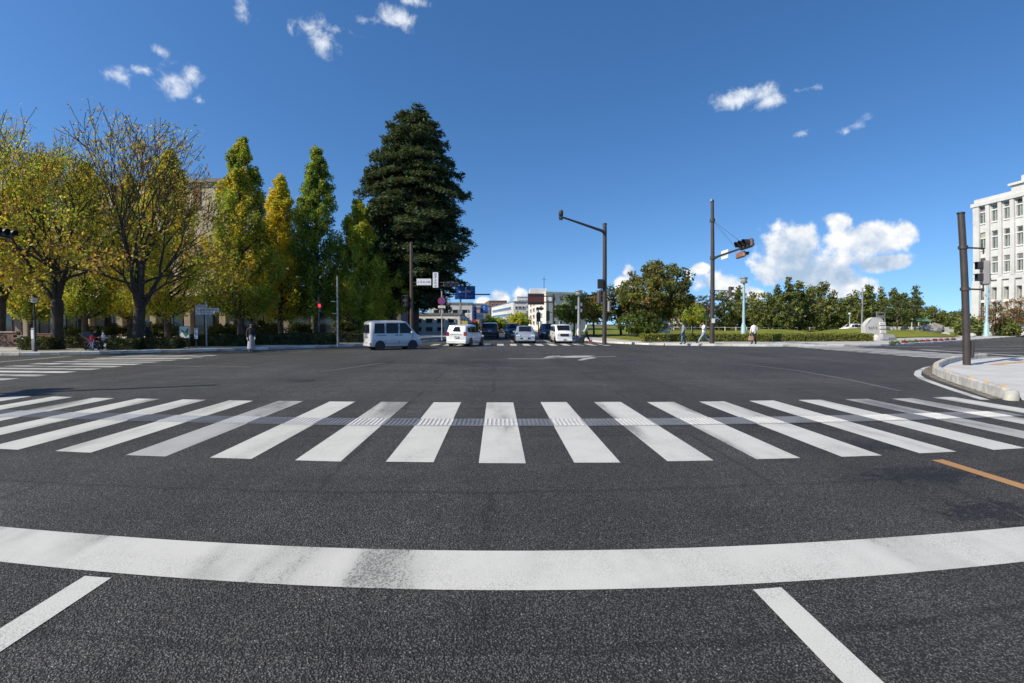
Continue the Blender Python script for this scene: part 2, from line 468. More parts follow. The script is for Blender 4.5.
def mark(name, polys, mat, z=0.004):
    b = MB()
    for p in polys: b.flat(p, z)
    return b.build(name, mat, ROAD)
def rect(x0, x1, y0, y1): return [(x0, y0), (x1, y0), (x1, y1), (x0, y1)]
def ribbon(pts, w):
    """flat quads of width w along a polyline"""
    out = []; n = len(pts); L = []; Rr = []
    for i, p in enumerate(pts):
        a = Vector(pts[max(i - 1, 0)][:2]); c = Vector(pts[min(i + 1, n - 1)][:2])
        d = (c - a).normalized(); nn = Vector((-d.y, d.x)) * w / 2
        L.append((p[0] + nn.x, p[1] + nn.y)); Rr.append((p[0] - nn.x, p[1] - nn.y))
    for i in range(n - 1): out.append([Rr[i], Rr[i + 1], L[i + 1], L[i]])
    return out
def arc(c, r, a0, a1, n):
    return [(c[0] + r * math.cos(R(a0 + (a1 - a0) * i / n)), c[1] + r * math.sin(R(a0 + (a1 - a0) * i / n))) for i in range(n + 1)]

rng = random.Random(7)
SKEW = -math.tan(YAW)          # the crossing and stop line lie slightly askew to the street
def sk_(x, y): return (x, y + SKEW * x)
# the zebra crossing in front of the camera
ZY0, ZY1 = G(505, 463).y, G(505, 402.5).y
XC = (G(480, 463).x + G(527, 463).x) / 2
PITCH_Z = (G(575.6, 463).x - G(386, 463).x) / 2
SW = G(527, 463).x - G(480, 463).x
stripe_x = []
for i in range(-13, 10):
    xc = XC + i * PITCH_Z + rng.uniform(-0.015, 0.015)
    w = SW / 2 + rng.uniform(-0.008, 0.008)
    y0, y1 = ZY0 + rng.uniform(-0.02, 0.02), ZY1 + rng.uniform(-0.03, 0.03)
    if i == 9: y0 += 1.1
    stripe_x.append((xc - w, xc + w))
    mark('crosswalk_stripe', [[sk_(xc - w, y0), sk_(xc + w, y0 + rng.uniform(-.01, .01)), sk_(xc + w, y1), sk_(xc - w, y1 + rng.uniform(-.01, .01))]], WORN if i in (-4, 7) else WHITE)
# ribbed guidance strip along its middle
TY0, TY1 = G(505, 426.6).y, G(505, 419.2).y
XL, XR = stripe_x[0][0], stripe_x[-2][1]
TGREY = pbr('guidance_strip_grey', (0.15, 0.158, 0.172), 0.7, var=0.2, vscale=2)
TWHITE = pbr('guidance_strip_white', (0.60, 0.592, 0.565), 0.65, var=0.12, vscale=4)
TDARK = pbr('guidance_strip_groove', (0.075, 0.08, 0.09), 0.85, var=0.2, vscale=4)
b = MB(); b.cur = 0
xs = []; x = XL - 0.3
def on_stripe(x): return any(a <= x <= c for a, c in stripe_x)
cuts = sorted([XL - .3, XR + .3] + [q for a, c in stripe_x[:-1] for q in (a, c)])
for a, c in zip(cuts[:-1], cuts[1:]):
    b.cur = 1 if on_stripe((a + c) / 2) else 0
    b.flat([sk_(*q) for q in rect(a, c, TY0, TY1)], 0.008)
b.build('guidance_strip_base', [pbr('guidance_base_grey', (0.10, 0.11, 0.125), 0.8, var=0.25, vscale=3), pbr('guidance_base_white', (0.38, 0.375, 0.36), 0.8, var=0.2, vscale=3)], ROAD)
b = MB()
x = XL - 0.26
while x < XR + 0.3:
    b.cur = 1 if on_stripe(x) else 0
    b.box((x, (TY0 + TY1) / 2 + SKEW * x, 0.0115), (0.034, (TY1 - TY0) * 0.86, 0.006))
    x += 0.07
o = b.build('guidance_rib', [TGREY, TWHITE], ROAD); o['kind'] = 'stuff'
# stop line, lane lines, kerbside lines
SY0, SY1 = G(505, 590.5).y, G(505, 551).y
mark('stop_line', [[sk_(*q) for q in rect(-10.5, 4.75, SY0, SY1)]], WHITE)
lx = G(104, 577).x; ly = G(104, 577).y
mark('lane_line', [rect(lx - 0.13, lx + 0.06, ly - 7, ly - 0.01)], WHITE)
ra, rb_ = G(753, 590), G(783.5, 590)
mark('lane_line', [rect(ra.x, rb_.x, ra.y - 7, ra.y)], WHITE)
oa = G(938, 460)
mark('lane_line', [rect(oa.x - 0.09, oa.x + 0.07, -6, oa.y)], ORANGE)
# near right kerb edge line
kp = [G(918.5, 376), G(921, 371.5), G(930, 366.5)]
edge = [G(985, 400), G(955, 390.5), G(935, 383.5), G(922, 378.5), G(917.5, 375), G(918.5, 371.5), G(926, 368), G(938, 365.2)]
mark('edge_line', ribbon([(p.x, p.y) for p in edge], 0.20), WHITE, 0.0055)
# crossing over the road on the left
for i in range(15):
    yy = 8.4 + i * 1.12
    sk = rng.uniform(-.05, .05)
    mark('crosswalk_stripe', [[(-19.6 + sk, yy), (-14.6 + sk, yy), (-14.6 + sk, yy + .55), (-19.6 + sk, yy + .55)]], WORN if i % 3 else WHITE)
mark('stop_line', [rect(-22.4, -21.95, 17.2, 23.2)], WORN)
# crossing over the road on the right
for i in range(16):
    yy = 19.9 + i * 1.0
    sk = rng.uniform(-.05, .05)
    mark('crosswalk_stripe', [[(21.2 + sk, yy), (25.9 + sk, yy), (25.9 + sk, yy + .56), (21.2 + sk, yy + .56)]], WORN if i % 3 == 1 else WHITE)
mark('stop_line', [rect(27.6, 28.1, 20.9, 28.4)], WHITE)
for k, yy in enumerate((28.5, 24.8, 32.2)):
    mark('lane_line', [rect(28.6, 70, yy, yy + .15)] if k == 0 else [rect(28.6 + 9 * q, 33.6 + 9 * q, yy, yy + .15) for q in range(1)], WHITE)
    if k:
        for q in range(1, 5): mark('lane_line', [rect(28.6 + 9 * q, 33.6 + 9 * q, yy, yy + .15)], WHITE)
# far crossing over the street ahead
for i in range(14):
    x0 = -5.0 + i * 1.0
    mark('crosswalk_stripe', [rect(x0, x0 + .5, 35.3, 38.4)], WHITE)
mark('stop_line', [rect(1.6, 7.6, 40.0, 40.5)], WHITE)
for yy in range(42, 150, 10):
    mark('lane_line', [rect(1.3, 1.45, yy, yy + 10)], ORANGE if yy < 70 else WHITE)
    mark('lane_line', [rect(4.6, 4.75, yy, yy + 5)], WHITE)
    mark('lane_line', [rect(-2.2, -2.05, yy, yy + 5)], WHITE)
# turning mark in the middle of the junction
def gp(*pts): return [(G(a, c).x, G(a, c).y) for a, c in pts]
mark('turn_guide_line', ribbon(gp((508, 358.8), (540, 358.9), (556, 358.2), (576, 357.6), (600, 356.9), (616, 356.6)), 0.16), WORN)
mark('turn_arrow', [gp((543, 358.1), (560, 357.3), (560, 355.6), (553, 355.8), (548, 356.5)), gp((560, 357.6), (577, 357.8), (589, 356.9), (595, 355.8), (578, 355.7), (560, 356.2))], WORN, 0.0045)
mark('turn_arrow', [gp((577.5, 360.6), (583, 360.4), (588, 359.3), (597, 357.9), (592, 357.4), (583, 358.4))], WORN, 0.005)

# faded old lines and iron covers in the junction
mark('faded_line', ribbon(gp((322, 371.5), (352, 367.5), (385, 362.8)), 0.14), FADED)
mark('faded_line', ribbon(gp((742, 364), (800, 371), (850, 380), (900, 391)), 0.13), FADED)
mark('faded_line', ribbon(gp((30, 366), (140, 365.5), (250, 367)), 0.2), FADED)
IRON = pbr('cast_iron', (0.045, 0.042, 0.04), 0.6, 0.3, var=.3, vscale=9, bump=.6, bscale=30)
for (mx, my, mr) in ((626, 360.2, .42), (385, 361.6, .42), (300, 380.5, .40)):
    q = G(mx, my); b = MB(); b.lathe([(mr, .0), (mr, .006), (mr * .9, .009), (mr * .1, .009)], (q.x, q.y, 0), 28); b.build('manhole_cover', IRON, ROAD)
# pavements: polygon slab, kerb stones along its edge
def slab(name, poly, h, mat, label, cat='pavement', z0=-0.05):
    b = MB(); b.prism(poly, z0, h)
    return tag(b.build(name, mat), label, cat, kind='structure')
def resample(pts, step):
    pts = [Vector(p[:2]) for p in pts]; out = [pts[0]]; acc = 0.0
    for a, c in zip(pts[:-1], pts[1:]):
        L = (c - a).length; t = step - acc
        while t <= L:
            out.append(a + (c - a) * (t / L)); t += step
        acc = (acc + L) % step
    return out
def kerb(parent, pts, step, w, h, mats, side=1, z0=-0.04, gap=0.012):
    ps = resample(pts, step)
    cache = {}
    for i, (a, c) in enumerate(zip(ps[:-1], ps[1:])):
        d = c - a; L = d.length; mid = (a + c) / 2
        n = Vector((-d.y, d.x)).normalized() * side * w / 2
        key = (round(L, 1), i % len(mats))
        if key not in cache:
            b = MB(); b.bbox((0, 0, (h + z0) / 2), (L - gap, w, h - z0), 0.02); cache[key] = b.mesh('kerb_stone', mats[i % len(mats)])
        link('kerb_stone', cache[key], parent, (mid.x + n.x, mid.y + n.y, rng.uniform(-.006, .006)), math.atan2(d.y, d.x) + rng.uniform(-.006, .006))

# far left corner
LK = [(-75, 23.6), (-32, 23.6)] + [(G(x, y).x, G(x, y).y) for x, y in ((20, 355.2), (110, 353.6), (200, 351.2), (270, 349.5), (330, 347.4), (375, 345.4), (410, 343.2))] + [(-5.6, 46), (-5.4, 60), (-5.4, 90)]
LPAVE = slab('left_pavement', LK + [(-5.4, 260), (-120, 260), (-120, 23.6)], 0.13, CONC, 'grey pavement with kerb below the ginkgo trees')
kerb(LPAVE, LK, 1.0, 0.2, 0.15, [KERB, KERB_L, KERB], side=-1)
# far right corner by the park
RK = [(8.6, 110), (8.6, 60), (8.6, 46), (9.0, 41.5), (10.2, 38.6)] + [(G(x, y).x, G(x, y).y) for x, y in ((660, 345.2), (760, 346.4), (850, 346.4), (880, 345.9), (905, 344.9), (935, 343.0), (965, 341.0), (1000, 338.3), (1023, 336.2))] + [(130, 96)]
RPAVE = slab('right_pavement', RK + [(260, 180), (260, 300), (8.6, 300)], 0.12, pbr('park_pavement', (0.42, 0.40, 0.38), 0.85, var=0.12, vscale=0.7, dirt=0.15), 'pale pavement in front of the park hedge')
kerb(RPAVE, RK, 1.2, 0.2, 0.15, [KERB_L, KERB_L, KERB, KERB_L], side=-1)
# near right corner
nk = [G(1009, 399.5), G(985, 391.5), G(960, 383.5), G(945, 378.2), G(936, 373.5), G(936.5, 369.5), G(944, 365.3), G(957, 361.8), G(975, 359.8), G(985, 359.0)]
NK = [(p.x, p.y) for p in nk]
NPAVE = slab('near_right_pavement', [(10.6, -20), (10.9, 6), (NK[0][0] + .25, NK[0][1])] + [(x + .12, y - .02) for x, y in NK[1:]] + [(NK[-1][0] + 1.2, NK[-1][1] + .2), (60, NK[-1][1] + 1.0), (160, 30), (160, -20)], 0.045, pbr('near_pavement', (0.50, 0.49, 0.47), 0.85, var=0.10, vscale=0.9, bump=0.1, bscale=60, dirt=0.12), 'pale concrete pavement corner behind the raised kerb')
# ================================================================== VEGETATION
def leaf_mat(name, trans=0.35, rough=0.55, gloss=0.06):
    m = bpy.data.materials.new(name); m.use_nodes = True
    t = NT(m.node_tree)
    out = t.n('ShaderNodeOutputMaterial')
    at = t.n('ShaderNodeAttribute', attribute_name='Col')
    df = t.n('ShaderNodeBsdfDiffuse'); tr = t.n('ShaderNodeBsdfTranslucent'); gl = t.n('ShaderNodeBsdfGlossy', i_Roughness=rough)
    t.l(at.outputs['Color'], df.inputs[0])
    t.l(t.mix(0.2, at.outputs['Color'], (0.55, 0.50, 0.02, 1)), tr.inputs[0])
    gl.inputs[0].default_value = (0.9, 0.95, 1, 1)
    m1 = t.n('ShaderNodeMixShader', i_0=trans); t.l(df.outputs[0], m1.inputs[1]); t.l(tr.outputs[0], m1.inputs[2])
    m2 = t.n('ShaderNodeMixShader', i_0=gloss); t.l(m1.outputs[0], m2.inputs[1]); t.l(gl.outputs[0], m2.inputs[2])
    t.l(m2.outputs[0], out.inputs[0])
    MATS[name] = m
    return m
LEAF = leaf_mat('leaf', 0.54, 0.6, 0.015)
NEEDLE = leaf_mat('needle', 0.2, 0.6, 0.012)
HEDGE_L = leaf_mat('hedge_leaf', 0.25, 0.5, 0.015)
BARK = pbr('bark', (0.075, 0.058, 0.045), 0.95, var=0.35, vscale=3, bump=0.6, bscale=14)
BARK_D = pbr('bark_dark', (0.075, 0.062, 0.052), 0.95, var=0.3, vscale=3, bump=0.5, bscale=14)
BARK_Z = pbr('bark_zelkova', (0.050, 0.040, 0.033), 0.95, var=0.3, vscale=3, bump=0.5, bscale=14)
BARK_P = pbr('bark_pale', (0.16, 0.12, 0.09), 0.95, var=0.3, vscale=3, bump=0.5, bscale=14)

def leaf_mesh(name, cen, size, col, mat, seed, nrm=None, aspect=0.6, flat=0.0, dirs=None):
    """one rhombic leaf blade for each centre; nrm biases the blade normal"""
    rs = np.random.RandomState(seed)
    n = len(cen)
    N = rs.normal(size=(n, 3))
    if nrm is not None: N = N * (1 - flat) + nrm * flat * 1.6
    N /= np.linalg.norm(N, axis=1, keepdims=True) + 1e-9
    A = rs.normal(size=(n, 3)) if dirs is None else dirs + rs.normal(size=(n, 3)) * 0.25
    A -= N * np.sum(A * N, axis=1, keepdims=True); A /= np.linalg.norm(A, axis=1, keepdims=True) + 1e-9
    B = np.cross(N, A)
    L = (size * 0.5)[:, None] if np.ndim(size) else np.full((n, 1), size * 0.5)
    v = np.empty((n, 4, 3))
    v[:, 0] = cen - A * L; v[:, 2] = cen + A * L
    fold = N * L * 0.18
    v[:, 1] = cen + B * L * aspect + fold; v[:, 3] = cen - B * L * aspect + fold
    me = bpy.data.meshes.new(name)
    me.vertices.add(n * 4); me.vertices.foreach_set('co', v.reshape(-1).astype(np.float32))
    me.loops.add(n * 4); me.loops.foreach_set('vertex_index', np.arange(n * 4, dtype=np.int32))
    me.polygons.add(n); me.polygons.foreach_set('loop_start', np.arange(0, n * 4, 4, dtype=np.int32))
    at = me.attributes.new('Col', 'FLOAT_COLOR', 'POINT')
    c4 = np.ones((n, 4, 4), np.float32); c4[:, :, :3] = col[:, None, :]
    at.data.foreach_set('color', c4.reshape(-1))
    me.materials.append(mat); me.update(); me.validate()
    return me
def palette(rs, n, cols, w, jit=0.22, clump=None):
    """pick a leaf colour for each leaf; leaves of a clump tend to agree"""
    cols = np.array(cols); w = np.array(w, float); w /= w.sum()
    idx = rs.choice(len(cols), n, p=w)
    if clump is not None:
        k = clump.max() + 1
        ci = rs.choice(len(cols), k, p=w)
        use = rs.rand(n) < 0.65
        idx = np.where(use, ci[clump], idx)
    c = cols[idx] * (1 + rs.uniform(-jit, jit, (n, 1)))
    return np.clip(c * (1 + rs.uniform(-0.08, 0.08, (n, 3))), 0.004, 0.9)

def grow(b, rs, p, d, L, r, lvl, maxl, tips, up=0.12, spread=0.5, shrink=0.78, nseg=3):
    pts = [p]; rad = [r]
    q = Vector(p); dd = Vector(d)
    r1 = r * (0.66 if lvl < maxl else 0.4)
    for i in range(nseg):
        dd = (dd + Vector(rs.normal(size=3)) * 0.09 + Vector((0, 0, up))).normalized()
        q = q + dd * (L / nseg)
        pts.append(q.copy()); rad.append(r + (r1 - r) * (i + 1) / nseg)
        if lvl >= maxl - 1: tips.append((q.copy(), lvl, dd.copy()))
    rad = [max(q_, .016) for q_ in rad]
    b.path(pts, rad, 7 if lvl < 2 else (5 if lvl < 4 else 3))
    if lvl >= maxl: return
    k = 3 if rs.rand() < (0.55 if lvl < 3 else 0.35) else 2
    a0 = rs.uniform(0, 6.28)
    for i in range(k):
        a = a0 + 6.28 * i / k + rs.uniform(-.5, .5)
        o = dd.orthogonal().normalized(); o2 = dd.cross(o)
        sp = spread * rs.uniform(0.6, 1.25)
        nd = (dd + (o * math.cos(a) + o2 * math.sin(a)) * sp).normalized()
        grow(b, rs, q, nd, L * shrink * rs.uniform(0.85, 1.12), r1 * (0.86 if i == 0 else 0.72), lvl + 1, maxl, tips, up, spread, shrink, nseg)

def tree_root(name, x, y, label, cat, group, z=0.12): return empty(name, (x, y, z), 0, label, cat, group)

def vase_tree(name, x, y, H, seed, label, leaf_fn, cols, wts, per_tip, group, trunk_r=0.42, spread=0.5, bark=BARK_Z, leaf=0.3, forks=5, fork_h=0.17, low=4, shift=0.0):
    rs = np.random.RandomState(seed)
    root = tree_root(name, x, y, label, 'tree', group)
    b = MB(); tips = []
    fh = H * fork_h
    b.path([(0, 0, -.2), (0, 0, 0.25), (0.03, 0, fh * .5), (0.05, 0.03, fh), (0.05, 0.03, fh * 1.12)], [trunk_r * 1.45, trunk_r * 1.08, trunk_r * .92, trunk_r, trunk_r * .9], 10)
    for i in range(forks):
        a = 6.28 * i / forks + rs.uniform(-.35, .35)
        tilt = rs.uniform(0.25, 0.62) if i else 0.06
        d = Vector((math.cos(a) * tilt, math.sin(a) * tilt, 1)).normalized()
        grow(b, rs, Vector((0.05, 0.03, fh)), d, H * 0.215 * rs.uniform(.85, 1.1), trunk_r * (0.50 if i else .6), 1, 6, tips, 0.07, spread, 0.80)
    for i in range(low):
        a = 6.28 * i / max(low, 1) + rs.uniform(-.5, .5)
        d = Vector((math.cos(a), math.sin(a), rs.uniform(.3, .7))).normalized()
        grow(b, rs, Vector((0.05, 0.03, fh * rs.uniform(1.2, 1.9))), d, H * 0.15, trunk_r * .3, 2, 6, tips, 0.0, spread * 1.15, 0.80)
    zmax = max(t[0].z for t in tips); s = H / zmax
    b.v = [(p[0] * (1 + (s - 1) * .6) + shift * max(0, p[2] * s / H) ** 1.5, p[1] * (1 + (s - 1) * .6), p[2] * s) for p in b.v]
    b.build('trunk', bark, root, smooth=True)
    cen = []; cl = []
    for k, (p, lvl, d) in enumerate(tips):
        q = Vector((p.x * (1 + (s - 1) * .6) + shift * max(0, p.z * s / H) ** 1.5, p.y * (1 + (s - 1) * .6), p.z * s))
        n = rs.poisson(per_tip * leaf_fn(q.x, q.y, q.z / H))
        for _ in range(n):
            cen.append(np.array(q) + rs.normal(size=3) * (0.30 if q.z < .6 * H else 0.15) - np.array([0, 0, 0.08])); cl.append(k // 6)
    cen = np.array(cen); n = len(cen)
    col = palette(rs, n, cols, wts, clump=np.array(cl))
    link('crown', leaf_mesh('crown', cen, rs.uniform(leaf * .6, leaf * 1.25, n) * np.where(cen[:, 2] > .62 * H, .72, 1.0), col, LEAF, seed), root)
    return root

def clump_leaves(rs, cc, rad, per, squash=0.7):
    k = len(cc)
    idx = np.repeat(np.arange(k), per)
    d = rs.normal(size=(len(idx), 3)); d /= np.linalg.norm(d, axis=1, keepdims=True)
    r = rs.rand(len(idx), 1) ** 0.45
    off = d * r * (rad[idx][:, None] if np.ndim(rad) else rad)
    off[:, 2] *= squash
    return cc[idx] + off, idx, d

def spire_tree(name, x, y, H, W, seed, label, cols, wts, group, prof=None, nleaf=9000, base=0.15, bark=BARK, leaf=0.20, ang=1.25):
    """columnar tree with ascending side branches (ginkgo)"""
    rs = np.random.RandomState(seed)
    root = tree_root(name, x, y, label, 'tree', group)
    prof = prof or (lambda t: (0.80 + 0.20 * math.sin(min(1, t / .25) * 1.57)) * (1 - max(0, t - .12) / .88) ** 0.70)
    b = MB()
    tr = 0.016 * H
    b.path([(0, 0, -.2), (0, 0, .3), (0.02, 0, H * .4), (0, .03, H * .75), (0, 0, H * .985)], [tr * 1.5, tr * 1.1, tr * .8, tr * .4, .02], 9)
    cc = []; rad = []
    nb = int(H * 11)
    for i in range(nb):
        t = (i + rs.rand()) / nb
        h = H * (base + (1 - base) * t)
        a = rs.uniform(0, 6.283)
        rr = W * prof(t) * rs.uniform(0.62, 1.22)
        rise = rr * ang * rs.uniform(.7, 1.2)
        p0 = Vector((0, 0, max(h - rise * .8, H * base * .8))); p1 = Vector((math.cos(a) * rr, math.sin(a) * rr, min(h + rise * .2, H * .995)))
        mid = (p0 + p1) / 2 + Vector((math.cos(a), math.sin(a), -0.4)) * rr * .12
        b.path([p0, mid, p1], [tr * .32 * (1 - t * .6), tr * .2 * (1 - t * .6), .008], 4)
        for s in (0.45, 0.7, 0.88, 1.0):
            q = p0.lerp(mid, s * 2) if s < .5 else mid.lerp(p1, s * 2 - 1)
            cc.append(np.array(q) + rs.normal(size=3) * .12); rad.append(0.26 + 0.36 * (1 - t) * rs.uniform(.7, 1.3))
    cc = np.array(cc); rad = np.array(rad)
    per = max(8, int(nleaf * 4.2) // len(cc))
    cen, idx, d = clump_leaves(rs, cc, rad, per, 1.15)
    n = len(cen)
    col = palette(rs, n, cols, wts, clump=idx // 5)
    b.build('trunk', bark, root, smooth=True)
    link('crown', leaf_mesh('crown', cen, rs.uniform(leaf * .6, leaf * 1.2, n), col, LEAF, seed, nrm=d, flat=.15), root)
    return root

def cedar_tree(name, x, y, H, W, seed, label, group):
    rs = np.random.RandomState(seed)
    root = tree_root(name, x, y, label, 'tree', group)
    b = MB()
    b.path([(0, 0, -.2), (0, 0, .5), (0.05, 0, H * .35), (0, 0, H * .7), (0.1, 0, H * .97)], [.75, .58, .5, .3, .06], 10)
    cen = []; nr = []; dr = []
    nb = 190
    for i in range(nb):
        t = (i + .5) / nb
        h = H * (0.13 + 0.855 * t)
        a = i * 2.399 + rs.uniform(-.3, .3)
        u = 1 - t
        rr = W * min(1.0, ((u + .04) / .50) ** 0.60) * rs.uniform(.72, 1.06)
        if t < .25: rr *= 0.66 + t * 1.36
        droop = -0.10 * rr + rs.uniform(-.5, .45) + (0.25 * rr if t > .8 else 0)
        dirv = Vector((math.cos(a), math.sin(a), 0)); side = Vector((-dirv.y, dirv.x, 0))
        p0 = Vector((0, 0, h)); p2 = p0 + dirv * rr + Vector((0, 0, droop)); p1 = p0 + dirv * rr * .5 + Vector((0, 0, 0.10 * rr))
        b.path([p0, p1, p2], [.10 * u + .03, .06 * u + .02, .012], 4)
        ns = max(4, int(rr * 3.2))
        for k in range(ns):
            s = 0.22 + 0.78 * (k + rs.rand()) / ns
            q = p0.lerp(p1, s * 2) if s < .5 else p1.lerp(p2, s * 2 - 1)
            wd = (0.34 * rr * (1 - abs(s - .55) * 1.1) + .25) * rs.uniform(.6, 1.1)
            for sg in (-1, 1):
                m = 9 + int(wd * 12)
                tt = rs.rand(m, 1)
                base = np.array(q) + np.array(side * sg) * wd * tt + np.array(dirv) * (0.35 * wd * tt)
                base[:, 2] += -0.16 * wd * tt[:, 0] ** 2 + rs.normal(size=m) * .14
                base[:, :2] += rs.normal(size=(m, 2)) * .10
                cen.append(base)
                nr.append(np.tile(np.array([0, 0, 1.0]), (m, 1)))
                dr.append(np.tile(np.array(side * sg + dirv * .7 + Vector((0, 0, -.15))), (m, 1)))
    cen = np.concatenate(cen); nr = np.concatenate(nr); dr = np.concatenate(dr); n = len(cen)
    col = palette(rs, n, [(0.042, 0.074, 0.042), (0.060, 0.100, 0.053), (0.088, 0.135, 0.066), (0.085, 0.10, 0.05)], [3, 4, 2, .6], clump=np.arange(n) // 40)
    b.build('trunk', BARK_D, root, smooth=True)
    link('crown', leaf_mesh('crown', cen, rs.uniform(.26, .6, n), col, NEEDLE, seed, nrm=nr, aspect=0.32, flat=.55, dirs=dr), root)
    return root

def round_tree(name, x, y, H, W, seed, label, cols, wts, group, base=0.22, nclump=150, per=36, leaf=0.30, rad=0.62, bark=BARK, mat=None, top=1.0, squash=.75, lean=0.0, trunk_r=None, z=0.12):
    """crown of many leaf clumps carried on forked limbs; top < 1 flattens, > 1 points the crown"""
    rs = np.random.RandomState(seed)
    root = tree_root(name, x, y, label, 'tree', group, z)
    b = MB(); tr = trunk_r or 0.022 * H
    hc = H * (base + (1 - base) * .42)
    b.path([(0, 0, -.2), (0, 0, .2), (rs.uniform(-.1, .1), rs.uniform(-.1, .1), H * base), (lean * .5, 0, hc), (lean, 0, H * .86)], [tr * 1.5, tr * 1.1, tr * .9, tr * .55, tr * .12], 8)
    cc = []; rd = []
    lobes = [(rs.uniform(0, 6.28), rs.uniform(-.5, .9), rs.uniform(.82, 1.16)) for _ in range(9)]
    for i in range(nclump):
        a = rs.uniform(0, 6.283); zz = rs.uniform(-1, 1)
        r = rs.rand() ** 0.33
        k = 1.0
        for (la, lz, lk) in lobes:
            dd = abs((a - la + 3.14) % 6.28 - 3.14) + abs(zz - lz) * 1.3
            if dd < .9: k *= 1 + (lk - 1) * (1 - dd / .9)
        hor = math.sqrt(max(0, 1 - zz * zz))
        if zz > 0: hor *= (1 - zz) ** (0.35 * (top - 1)) if top > 1 else 1
        q = np.array([math.cos(a) * hor * W * r * k + lean * (zz * .5 + .5), math.sin(a) * hor * W * r * k,
                      (hc + zz * r * k * ((H - hc) if zz > 0 else (hc - H * base)) * (0.94 if zz > 0 else 1))])
        cc.append(q); rd.append(rad * rs.uniform(.55, 1.25))
        if i % 4 == 0:
            p0 = Vector((lean * .4, 0, H * base + (q[2] - H * base) * .45)) if q[2] > H * base else Vector((0, 0, H * base * .95))
            p1 = Vector(q)
            b.path([p0, p0.lerp(p1, .5) + Vector((0, 0, .12 * W)), p1], [tr * .34, tr * .2, .012], 4)
    cc = np.array(cc); rd = np.array(rd)
    cen, idx, d = clump_leaves(rs, cc, rd, per, squash)
    n = len(cen)
    col = palette(rs, n, cols, wts, clump=idx)
    b.build('trunk', bark, root, smooth=True)
    link('crown', leaf_mesh('crown', cen, rs.uniform(leaf * .6, leaf * 1.2, n), col, mat or LEAF, seed, nrm=d, flat=.35), root)
    return root

def top_of(px, py, Y): return P(px, py, Y).z - 0.12
def at_x(px, Y): return P(px, 340, Y).x

LG = 'street trees on the left corner'
YEL = (0.82, 0.61, 0.030); YEL2 = (0.70, 0.52, 0.045); YG = (0.52, 0.52, 0.055); GRN = (0.25, 0.35, 0.042); DGR = (0.10, 0.165, 0.030); OCH = (0.56, 0.34, 0.055); BRN = (0.30, 0.155, 0.065)
vase_tree('zelkova_tree', at_x(57, 28), 28, top_of(57, 116, 28), 11, 'tall yellow-brown leaved tree behind the small lamp post at the left kerb',
          lambda x, y, t: (1.25 if t < .5 else max(0.34, 1.25 - (t - .5) * 2.6)), [OCH, YEL2, YG, GRN, BRN], [2.4, 1.2, 2.4, 4.0, 1.5], 10.0, LG, trunk_r=.36, spread=.55, low=6, leaf=.22, fork_h=.2)
vase_tree('zelkova_tree', at_x(137, 28.5), 28.5, top_of(137, 124, 28.5), 23, 'nearly bare vase-shaped tree with brown twigs and thick forked trunk',
          lambda x, y, t: (1.9 if t < .36 else (0.8 if t < .46 else 0.62)), [BRN, OCH, YG, GRN, YEL2], [3.0, 2.6, 1.6, 1.2, .8], 3.4, LG, trunk_r=.36, spread=.46, forks=7, fork_h=.17, low=4, leaf=.22, shift=2.0)
vase_tree('zelkova_tree', at_x(2, 33), 33, top_of(2, 118, 33), 37, 'orange-brown leaved tree cut by the left picture edge',
          lambda x, y, t: (1.3 if t < .7 else .7), [OCH, YEL, YG, GRN, BRN], [3, 1.4, 2.4, 3.4, 1.4], 10.0, LG, trunk_r=.28, spread=.5, low=5, leaf=.23)
spire_tree('ginkgo_tree', at_x(168, 41), 41, top_of(168, 152, 41), 3.7, 5, 'yellow-green ginkgo right behind the nearly bare tree', [YG, GRN, YEL2, OCH], [4, 2.4, 2.4, .8], LG, nleaf=11000)
spire_tree('ginkgo_tree', at_x(130, 46), 46, top_of(130, 176, 46), 2.9, 6, 'golden ginkgo glimpsed between the two front trees', [YEL, YEL2, YG], [4, 2, 1.4], LG, nleaf=8000)
spire_tree('ginkgo_tree', at_x(85, 44), 44, top_of(85, 165, 44), 3.0, 9, 'dull green ginkgo hidden behind the yellow-brown tree', [GRN, YG, DGR], [3, 3, 1.5], LG, nleaf=9000)
spire_tree('ginkgo_tree', at_x(30, 43), 43, top_of(30, 178, 43), 3.2, 10, 'dark green ginkgo behind the lamp post at far left', [GRN, DGR, YG, YEL2], [3, 2, 2, .8], LG, nleaf=9000)
spire_tree('ginkgo_tree', at_x(241, 38), 38, top_of(241, 141, 38), 3.1, 12, 'tall green ginkgo with yellow upper left side', [GRN, YG, YEL2, DGR], [4, 3, 1.8, 1], LG, nleaf=13000)
spire_tree('ginkgo_tree', at_x(281, 42), 42, top_of(281, 178, 42), 2.35, 13, 'bright yellow ginkgo between two green ones', [YEL, YEL2, YG, GRN], [4.5, 3.0, 1.8, .3], LG, nleaf=10000)
spire_tree('ginkgo_tree', at_x(317, 43), 43, top_of(317, 150, 43), 2.3, 14, 'slim dark green ginkgo right of the yellow one', [GRN, DGR, YG], [4.5, 2.2, 1.0], LG, nleaf=12000,
           prof=lambda t: (0.85 + .15 * math.sin(min(1, t / .3) * 1.57)) * (1 - max(0, t - .35) / .65) ** 0.72 if t < 1 else 0)
spire_tree('ginkgo_tree', at_x(358, 44), 44, top_of(358, 203, 44), 2.8, 15, 'short yellow-green ginkgo left of the dark cedar', [YG, GRN, YEL2], [3.6, 3.8, .6], LG, nleaf=10000)
round_tree('broadleaf_tree', at_x(392, 47), 47, top_of(392, 235, 47), 3.1, 16, 'leafy green tree below the left side of the cedar', [GRN, YG, DGR], [3, 2.4, 2], LG, nclump=150, per=42, leaf=.3)
